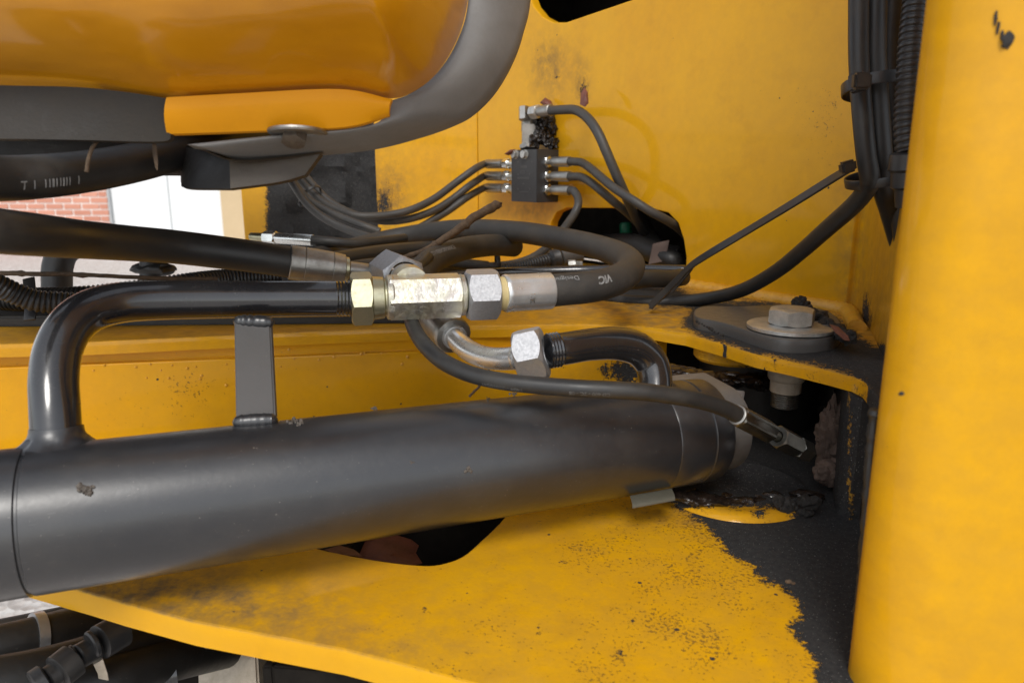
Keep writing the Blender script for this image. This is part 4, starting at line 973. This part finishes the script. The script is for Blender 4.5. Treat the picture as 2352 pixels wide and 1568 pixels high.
tl = spline([P(*p) for p in [(1952, 386, .522), (1900, 418, .55), (1800, 480, .60), (1700, 540, .66), (1620, 588, .70), (1585, 612, .72), (1560, 638, .735), (1530, 668, .75), (1505, 692, .76), (1494, 704, .765)]], 8)
mesh('tail', ribbon(tl, Vector((.25, -.1, 1)), .0072, .0022), M['plastic'], t2)
tl2 = spline([P(*p) for p in [(1494, 704, .765), (1520, 685, .80), (1550, 660, .80), (1580, 628, .78), (1592, 612, .76)]], 6)
mesh('tail_return', ribbon(tl2, Vector((.25, -.1, 1)), .0050, .0018), M['plastic'], t2)

# ================================================================== LEFT, BETWEEN COVER AND PIPE
solo('printed_hose', hose([(-180, 405, .36), (0, 410, .40), (100, 405, .42), (200, 394, .445), (300, 376, .47), (400, 352, .50), (520, 325, .54), (640, 300, .60)], dia=.0245), M['rubber'], 'dark thick hose with faint tick marks along the underside of the cover', 'hydraulic hose')
ph = bpy.data.objects['printed_hose']
pc = spline([P(*p) for p in [(-180, 405, .36), (0, 410, .40), (100, 405, .42), (200, 394, .445), (300, 376, .47), (400, 352, .50)]], 10)
mesh('lettering', on_tube(pc, .01225, textmesh('T  I  IIIIIIII  I', .0070), 10, 436, False), M['white_ink'], ph)
solo('large_hose', hose([(-180, 380, .50), (0, 378, .54), (150, 366, .57), (300, 348, .60), (420, 330, .62)], dia=.030), M['rubber'], 'dark hose hidden behind the printed hose under the cover', 'hydraulic hose')
bt = thing('hose_coupling', 'bright silver hose coupling behind the end of the thick left hose', 'hose coupling', P(680, 552, .92))
b0, b1 = P(606, 545, .93), P(722, 552, .90); bx = (b1-b0).normalized(); Lb = (b1-b0).length
mesh('coupling_nut', hexnut(b0+bx*.002, b0+bx*.020, .0150, roll=.4, cham=1.2), M['silver'], bt)
mesh('crimp_sleeve', lathe(b0+bx*.0185, b1, [(0, .0050), (.0005, .0062), (.003, .0066), (.003, .0068), (Lb-.0205, .0068), (Lb-.019, .0060)], 32), M['silver'], bt)
mesh('stub', lathe(b0-bx*.02, b1, [(0, .005), (.020, .0055), (.0225, .0040)], 24), M['chromate_s'], bt)
mesh('hose', hose([(716, 552, .90), (760, 556, .90), (810, 560, .91), (860, 556, .93), (930, 548, .97)], dia=.0128), M['rubber'], bt)
# more strands under the loop
solo('large_hose', hose([(700, 610, .80), (800, 592, .86), (900, 578, .92), (1000, 570, .97), (1080, 563, 1.0), (1160, 558, 1.02)], dia=.020), M['rubber'], 'dark hose seen under the upper strand of the loop', 'hydraulic hose')
solo('large_hose', hose([(760, 620, .82), (860, 606, .86), (960, 600, .90), (1040, 604, .93), (1120, 612, .95)], dia=.014), M['rubber'], 'thin dark hose lying below the twig', 'hydraulic hose')
# black rail on the upper bracket plate
ra, rb2 = G(-120, 752, HU-.0005), G(975, 742, HU-.0005)
solo('black_rail', box(ra, rb2-ra, Vector((0, .028, 0)), Z*.010, .002), M['blackdeep'], 'flat black rail lying along the left edge of the upper yellow bracket', 'rail')
solo('black_rail', box(G(-200, 735, HU-.001), G(800, 712, HU)-G(-200, 735, HU), Vector((0, .05, 0)), Z*.022, .004), M['blackdeep'], 'taller black channel running behind the flat rail on the left', 'rail')
solo('corrugated_conduit', corr([(-120, 610, .60), (-40, 640, .62), (30, 672, .64), (80, 690, .65), (140, 695, .66), (200, 698, .67)], .0200, .0042, .16), M['plastic'], 'ribbed black conduit curving in from the lower left edge of the gap', 'conduit')
solo('corrugated_conduit', corr([(-120, 676, .74), (0, 684, .74), (100, 688, .74), (200, 684, .74), (300, 672, .76), (420, 655, .78), (520, 643, .82), (640, 635, .86)], .0250, .0042, .14), M['plastic'], 'long ribbed black conduit running along behind the bent black pipe', 'conduit')
solo('short_pipe', hose([(132, 690, .90), (131, 640, .90), (133, 610, .90), (145, 580, .90), (175, 560, .90), (230, 553, .90)], dia=.034), M['rubber'], 'dark bent pipe standing in the bright gap at the left', 'pipe')
solo('short_pipe', join(hose([(346, 660, .90), (346, 560, .90)], dia=.025), blob([(P(350, 618, .90), (.028, .015, .008)), (P(375, 622, .90), (.014, .012, .006))], 3, .3, 60)), M['rubber'], 'short dark stub pipe standing right of the bent one in the bright gap', 'pipe')
solo('cable_tie', join(ribbon([P(60, 640, .70), P(66, 640, .70), P(72, 700, .66), P(68, 735, .655)], X_, .010, .002)), M['plastic'], 'wide black strap over the ribbed conduits at the far left', 'cable tie')
def twig(pts, r0, r1, name, lab, knots=3):
    C = [Vector(c) for c in spline([P(*p) for p in pts], 8)]; n = len(C)
    R = [(r0+(r1-r0)*i/n)*(1+.22*noise.noise(Vector((i*.7, 3, 0)))) for i in range(n)]
    for k in range(knots): j = int((k+.6)*n/(knots+.3)); R[j] *= 1.35
    return solo(name, tube([c+Vector((noise.noise(c*90), 0, noise.noise(c*90+Vector((9, 9, 9)))))*.0009 for c in C], R, 12), M['bark'], lab, 'twig')
tg = twig([(842, 612, .70), (880, 603, .715), (930, 592, .73), (985, 570, .745), (1020, 548, .755), (1050, 528, .765), (1090, 500, .78), (1140, 471, .80)], .0016, .0052, 'twig', 'dry forked brown twig poking up across the looped hose')
mesh('broken_end', blob([(P(1141, 470, .80), (.0058, .0040, .0040))], 2, .4, 500), M['bark'], tg)
twig([(-20, 626, .70), (60, 629, .70), (150, 630, .71), (260, 634, .72), (380, 640, .74), (500, 640, .76)], .0024, .0018, 'twig', 'thin dark twig lying level across the bright gap on the left')
twig([(1080, 910, .53), (1095, 893, .55), (1114, 868, .57), (1122, 850, .58)], .0009, .0011, 'twig', 'thin reddish stem leaning against the wall behind the cylinder', 0)
twig([(198, 395, .42), (203, 360, .42), (216, 332, .42), (245, 306, .425), (285, 300, .43), (320, 312, .43)], .0012, .0008, 'twig', 'thin curved stem dangling from the dark panel under the cover', 0)
solo('dead_leaf', blob([(P(356, 350, .43), (.0014, .0006, .0105))], 2, .2, 200), M['bark'], 'narrow dried leaf hanging under the dark panel of the cover', 'leaf')
# ================================================================== DEBRIS, GREASE
def clump(name, lab, items, m='grease', sub=3, amp=.5, fr=120, cat='grease'):
    return solo(name, blob([(P(u, v, d), r) for u, v, d, r in items], sub, amp, fr), M[m], lab, cat)
rnd = random.Random(3)
clump('grease_clump', 'dark lumpy grease around the fitting above the distributor block', [(1252+rnd.uniform(-26, 22), 300+rnd.uniform(-34, 30), d_t-.012+rnd.uniform(-.01, .01), rnd.uniform(.0025, .008)) for _ in range(46)], amp=.9, fr=220)
def bank(name, lab, pts, r, m='grease', cat='grease', flat=.6, fr=60, extra=()):
    C = [Vector(c) for c in spline([P(*p) for p in pts], 16)]; n = len(C)
    V, Fc = tube(C, [r*(.85+.35*noise.fractal(c*fr, 1, 2, 4))*min(1, .3+i*.15, .3+(n-i)*.15) for i, c in enumerate(C)], 40)
    V = [v + Vector((noise.fractal(v*110, 1, 2, 4), noise.fractal(v*110+Vector((5, 5, 5)), 1, 2, 4), noise.fractal(v*110+Vector((9, 1, 3)), 1, 2, 4)))*r*.30 for v in V]
    V = [Vector((v.x, v.y, C[min(i//40, n-1)].z+(v.z-C[min(i//40, n-1)].z)*flat)) for i, v in enumerate(V)]
    g = (V, Fc)
    if extra: g = join(g, blob([(P(u, v, d), q) for u, v, d, q in extra], 2, .5, 200))
    return solo(name, g, M[m], lab, cat)
bank('grease_clump', 'shiny dark grease band along the top of the pin pocket', [(1525, 850, .60), (1570, 866, .625), (1630, 872, .64), (1690, 872, .67), (1740, 876, .69), (1790, 876, .70)], .013, extra=[(u, 868+rnd.uniform(-18, 14), .64, (rnd.uniform(.002, .009), .005, rnd.uniform(.001, .003))) for u in range(1540, 1750, 12)])
bank('grease_clump', 'dark oily grease heaped along the foot of the pin pocket', [(1530, 1128, .555), (1580, 1142, .560), (1640, 1150, .562), (1700, 1152, .565), (1760, 1152, .57), (1830, 1146, .575), (1890, 1140, .58)], .0095, flat=.38, extra=[(u, 1148+rnd.uniform(-12, 10)-abs(u-1700)*.05, .575, (rnd.uniform(.002, .009), .005, rnd.uniform(.001, .003))) for u in range(1560, 1880, 12)])
clump('dried_mud', 'crusty black dirt piled behind the bolt washer', [(1832+i*7+rnd.uniform(-3, 3), 695+i*5.2+rnd.uniform(-5, 5), .70-i*.006, rnd.uniform(.003, .0065)) for i in range(17)], 'soot', 3, .8, 200, 'mud')
clump('dried_mud', 'small dark dirt crumbs at the toe of the grey retainer plate', [(1600+i*6, 738+i*3.2+rnd.uniform(-1, 2), .66-i*.002, rnd.uniform(.0008, .0018)) for i in range(12)], 'soot', 1, .6, 300, 'mud')
clump('dried_mud', 'dark crumbs beside the pin pocket opening on the lower plate', [(1822+rnd.uniform(-40, 60), 1160+rnd.uniform(-12, 16), .55, rnd.uniform(.002, .0055)) for i in range(14)], 'soot', 2, .6, 200, 'mud')
solo('foam_lump', blob([(P(1908, 1010, .60), (.0125, .008, .033)), (P(1916, 960, .60), (.0075, .006, .014)), (P(1902, 1085, .59), (.011, .008, .012)), (P(1922, 1040, .60), (.012, .007, .018))], 5, .30, 170), M['foam'], 'crumbly brown lump wedged upright in the right side of the pin pocket', 'lump')
clump('dried_seed', 'small brown seed lying on the dark worn area of the lower plate', [(1812, 1335, .442, (.0022, .0016, .0012)), (1822, 1338, .44, (.0013, .0012, .0008))], 'bark', 2, .3, 300, 'seed')
def leaf(pts, lab, m='leaf', name='dead_leaf', curl=.006, cat='leaf'):
    """pts: outline pixels with depth; centre raised; thin but solid"""
    E = [P(*p) for p in pts]; c = sum(E, Vector())/len(E) - FW*curl; rows = []
    for j in range(5): rows.append([e.lerp(c, j/4)+Vector((0, 0, .0012*noise.noise(e*300+Vector((j, 0, 0))))) - FW*curl*.2*math.sin(j/4*math.pi) for e in E])
    V, Fc = grid(rows, True); n = len(V); V2 = [v+FW*.0006 for v in V]; m_ = len(E)
    return solo(name, (V+V2, Fc+[tuple(i+n for i in f[::-1]) for f in Fc]+[((k+1) % m_, k, k+n, (k+1) % m_+n) for k in range(m_)]), M[m], lab, cat)
leaf([(800, 1260, .57), (840, 1240, .58), (900, 1225, .60), (945, 1240, .60), (962, 1252, .60), (955, 1270, .59), (970, 1292, .57), (940, 1300, .56), (880, 1292, .56), (830, 1284, .56)], 'pinkish dead leaf lying in the opening of the lower plate', curl=.012)
leaf([(745, 1262, .50), (780, 1252, .51), (812, 1262, .51), (832, 1276, .50), (800, 1275, .50), (770, 1270, .50)], 'pale curled leaf edge at the left tip of the plate opening')
leaf([(1278, 236, 1.07), (1285, 215, 1.08), (1294, 196, 1.08), (1300, 215, 1.07), (1298, 236, 1.06), (1290, 244, 1.06)] if 0 else [(1332, 240, 1.00), (1334, 215, 1.005), (1342, 200, 1.01), (1350, 212, 1.0), (1352, 236, .995), (1344, 246, .995)], 'small brown flake stuck on the wall above the arching hose')
leaf([(1240, 236, 1.10), (1252, 224, 1.11), (1266, 232, 1.11), (1272, 246, 1.10), (1258, 248, 1.10)], 'reddish leaf scrap stuck in the grease above the elbow fitting')
leaf([(1158, 354, 1.13), (1172, 344, 1.13), (1184, 343, 1.13), (1180, 352, 1.13), (1168, 357, 1.13)], 'orange leaf scrap beside the two small bolts of the block')
leaf([(1905, 745, .60), (1925, 750, .60), (1948, 770, .58), (1952, 783, .57), (1940, 782, .57), (1920, 766, .58)], 'crumpled purplish leaf scrap right of the bolt washer', curl=.003)

# ================================================================== BELOW THE LOWER PLATE
for lab, pts, d in (('upper thick hose of the dark bundle at the lower left corner', [(-150, 1510, .50), (0, 1486, .52), (140, 1450, .55), (300, 1405, .60), (420, 1370, .66), (520, 1330, .72)], .032),
                    ('rear rough hose above the dark bundle at the lower left corner', [(-150, 1478, .62), (0, 1450, .64), (120, 1425, .66), (240, 1398, .70), (360, 1365, .76)], .022),
                    ('middle thick hose of the dark bundle at the lower left corner', [(-150, 1588, .46), (0, 1566, .48), (120, 1540, .50), (260, 1500, .53), (380, 1480, .57), (520, 1460, .64)], .034),
                    ('lower hose of the dark bundle, under the black connectors', [(40, 1640, .47), (140, 1590, .49), (260, 1556, .51), (380, 1520, .55), (520, 1490, .62)], .030)):
    solo('large_hose', hose(pts, dia=d), M['blackdeep'], lab, 'hydraulic hose', 'thick hoses bundled below the lower plate')
hb = spline([P(*p) for p in [(-150, 1510, .50), (0, 1486, .52), (140, 1450, .55), (300, 1405, .60)]], 10)
solo('glossy_pipe', hose([(150, 1640, .52), (240, 1590, .53), (330, 1562, .54), (405, 1540, .55)], dia=.024), M['pipe'], 'shiny black pipe with bright top at the bottom edge, left of the beige block', 'pipe')
solo('tape_band', tube([P(74, 1465, .535), P(98, 1460, .54)], .0178, 32), M['tape'], 'silver tape band round the upper hose at the lower left corner', 'tape band')
solo('tape_band', tube(spline([P(222, 1522, .500), P(238, 1518, .503)], 2), .0182, 32) if 0 else ribbon([P(218, 1498, .49), P(226, 1520, .482), P(236, 1545, .485), P(240, 1568, .50)], X_, .0062, .001), M['tan'], 'narrow beige strap crossing the hoses beside the black connectors', 'strap')
cn = thing('cable_connector', 'chain of black plastic cable connectors lying diagonally in the lower left bundle', 'connector', P(180, 1510, .47))
def cyl2(u0, v0, d0, u1, v1, d1, r, prof=None):
    a, b = P(u0, v0, d0), P(u1, v1, d1); L = (b-a).length; return lathe(a, b, [(0, r*.86), (.001, r), (L-.001, r), (L, r*.86)], 28)
mesh('connector_shell', cyl2(226, 1476, .485, 282, 1444, .50, .0115), M['plastic'], cn)
mesh('connector_shell', cyl2(130, 1545, .46, 172, 1512, .47, .0110), M['plastic'], cn)
mesh('connector_shell', cyl2(80, 1580, .45, 110, 1560, .455, .0110), M['plastic'], cn)
mesh('connector_plug', join(cyl2(176, 1510, .472, 222, 1484, .484, .0080), cyl2(206, 1482, .477, 220, 1474, .48, .0090)), M['plastic'], cn)
mesh('connector_plug', join(cyl2(106, 1560, .455, 134, 1542, .461, .0075), cyl2(166, 1514, .47, 178, 1508, .472, .0090)), M['plastic'], cn)
solo('beige_block', box(P(455, 1700, .62), P(600, 1700, .60)-P(455, 1700, .62), Y_*.06, P(452, 1470, .66)-P(455, 1700, .62), .002), M['tan'], 'dirty beige block standing under the edge of the lower yellow plate', 'block')
solo('underside_dark_box', join(box(G(608, 1545, HL+.0165)+Vector((0, .012, -.35)), G(2300, 1640, HL+.0165)-G(608, 1545, HL+.0165), Vector((0, .008, 0)), Z*.345, .001), box(G(608, 1545, HL+.0165)+Vector((0, .012, -.35)), Vector((.03, .25, 0)), Vector((-.006, 0, 0)), Z*.345, .001), box((-.32, .60, .30), (1.3, 0, 0), (0, .02, 0), (0, 0, .445), .004), box((-.17, .44, .30), (.9, 0, 0), (0, .16, 0), (0, 0, .02), .002)), M['void'], 'black box added to keep the space under the lower yellow plate dark', 'machine frame')  # added panels close off light so plate opening and underside stay black
twig([(452, 1472, .50), (466, 1478, .495), (478, 1484, .49)], .0012, .0016, 'twig', 'tiny splinter hanging from the front edge of the lower plate', 0)

# ================================================================== BACKGROUND
def lay(name, geo, m, **k): return tag(mesh(name, geo, m), kind='structure')
gs = 60; g = []
lay('ground', ([(-gs, -6, 0), (gs, -6, 0), (gs, 80, 0), (-gs, 80, 0)], [(0, 1, 2, 3)]), M['gravel'])
YB = 9.3
def bx_(x0, x1, z0, z1, y0=YB, dep=.2, b=.004): return box((x0, y0, z0), (x1-x0, 0, 0), (0, dep, 0), (0, 0, z1-z0), b)
xw = lambda u: (P(u, 480, YB*cp+.12)).x
bwall = thing('brick_wall', 'sunlit red brick wall of the building behind the machine at the left', 'wall', (xw(0), YB, 0))
xr = xw(250)
mesh('mortar_bed', bx_(-14, xr, 0, 3.4, YB+.012, .25), M['mortar'], bwall)
bm0 = None; cnt = 0; rest = []
brick_me = None
for row in range(44):
    z = .012+row*.075; off = (row % 2)*.1125
    for i in range(34):
        x1 = xr - off - i*.225; x0 = x1-.207
        if i == 0 and row % 2: rest.append(box((x1+.012, YB, z), (.095, 0, 0), (0, .03, 0), (0, 0, .059), 0))
        if 4 <= row <= 15 and i < 22:
            if brick_me is None:
                o = mesh('brick', box((x0, YB, z), (.207, 0, 0), (0, .03, 0), (0, 0, .059), .003), M['brick'], bwall); brick_me = o.data; ref = (x0, z)
            else:
                o = bpy.data.objects.new('brick', brick_me); COL.objects.link(o); o.parent = bwall
                o.location = (x0-ref[0], random.uniform(-.003, .002), z-ref[1])
            cnt += 1
        elif x0 > -10: rest.append(box((x0, YB, z), (.207, 0, 0), (0, .03, 0), (0, 0, .059), 0))
mesh('brick_courses', join(*rest), M['brick'], bwall, kind='stuff', smooth=False)
dr_ = thing('garage_door', 'white double door beside the red brick wall in the bright background', 'door', (xr, YB, 0))
xm = xw(388)
mesh('door_leaf', bx_(xr+.03, xm-.008, 0, 2.3, YB+.05, .05), M['door'], dr_)
mesh('door_leaf', bx_(xm+.008, xw(513), 0, 2.3, YB+.05, .05), M['door'], dr_)
mesh('door_frame', join(bx_(xr, xr+.03, 0, 2.35, YB+.01, .12), bx_(xm-.008, xm+.008, 0, 2.3, YB+.055, .04, .001), bx_(xr, xw(513), 2.3, 2.4, YB+.01, .12)), M['seam'], dr_)
solo('beige_pillar', bx_(xw(513), xw(513)+.6, 0, 3.4, YB-.05, .5), M['render'], 'plain beige pillar right of the white background door', 'pillar')
mesh('wall_above', bx_(xr, xw(513), 2.4, 3.4, YB+.012, .2), M['mortar'], bwall)
solo('building', bx_(xw(513)+.6, 14, 0, 3.4, YB, .5), M['render'], 'long beige rendered wall hidden behind the machine frame', 'building')
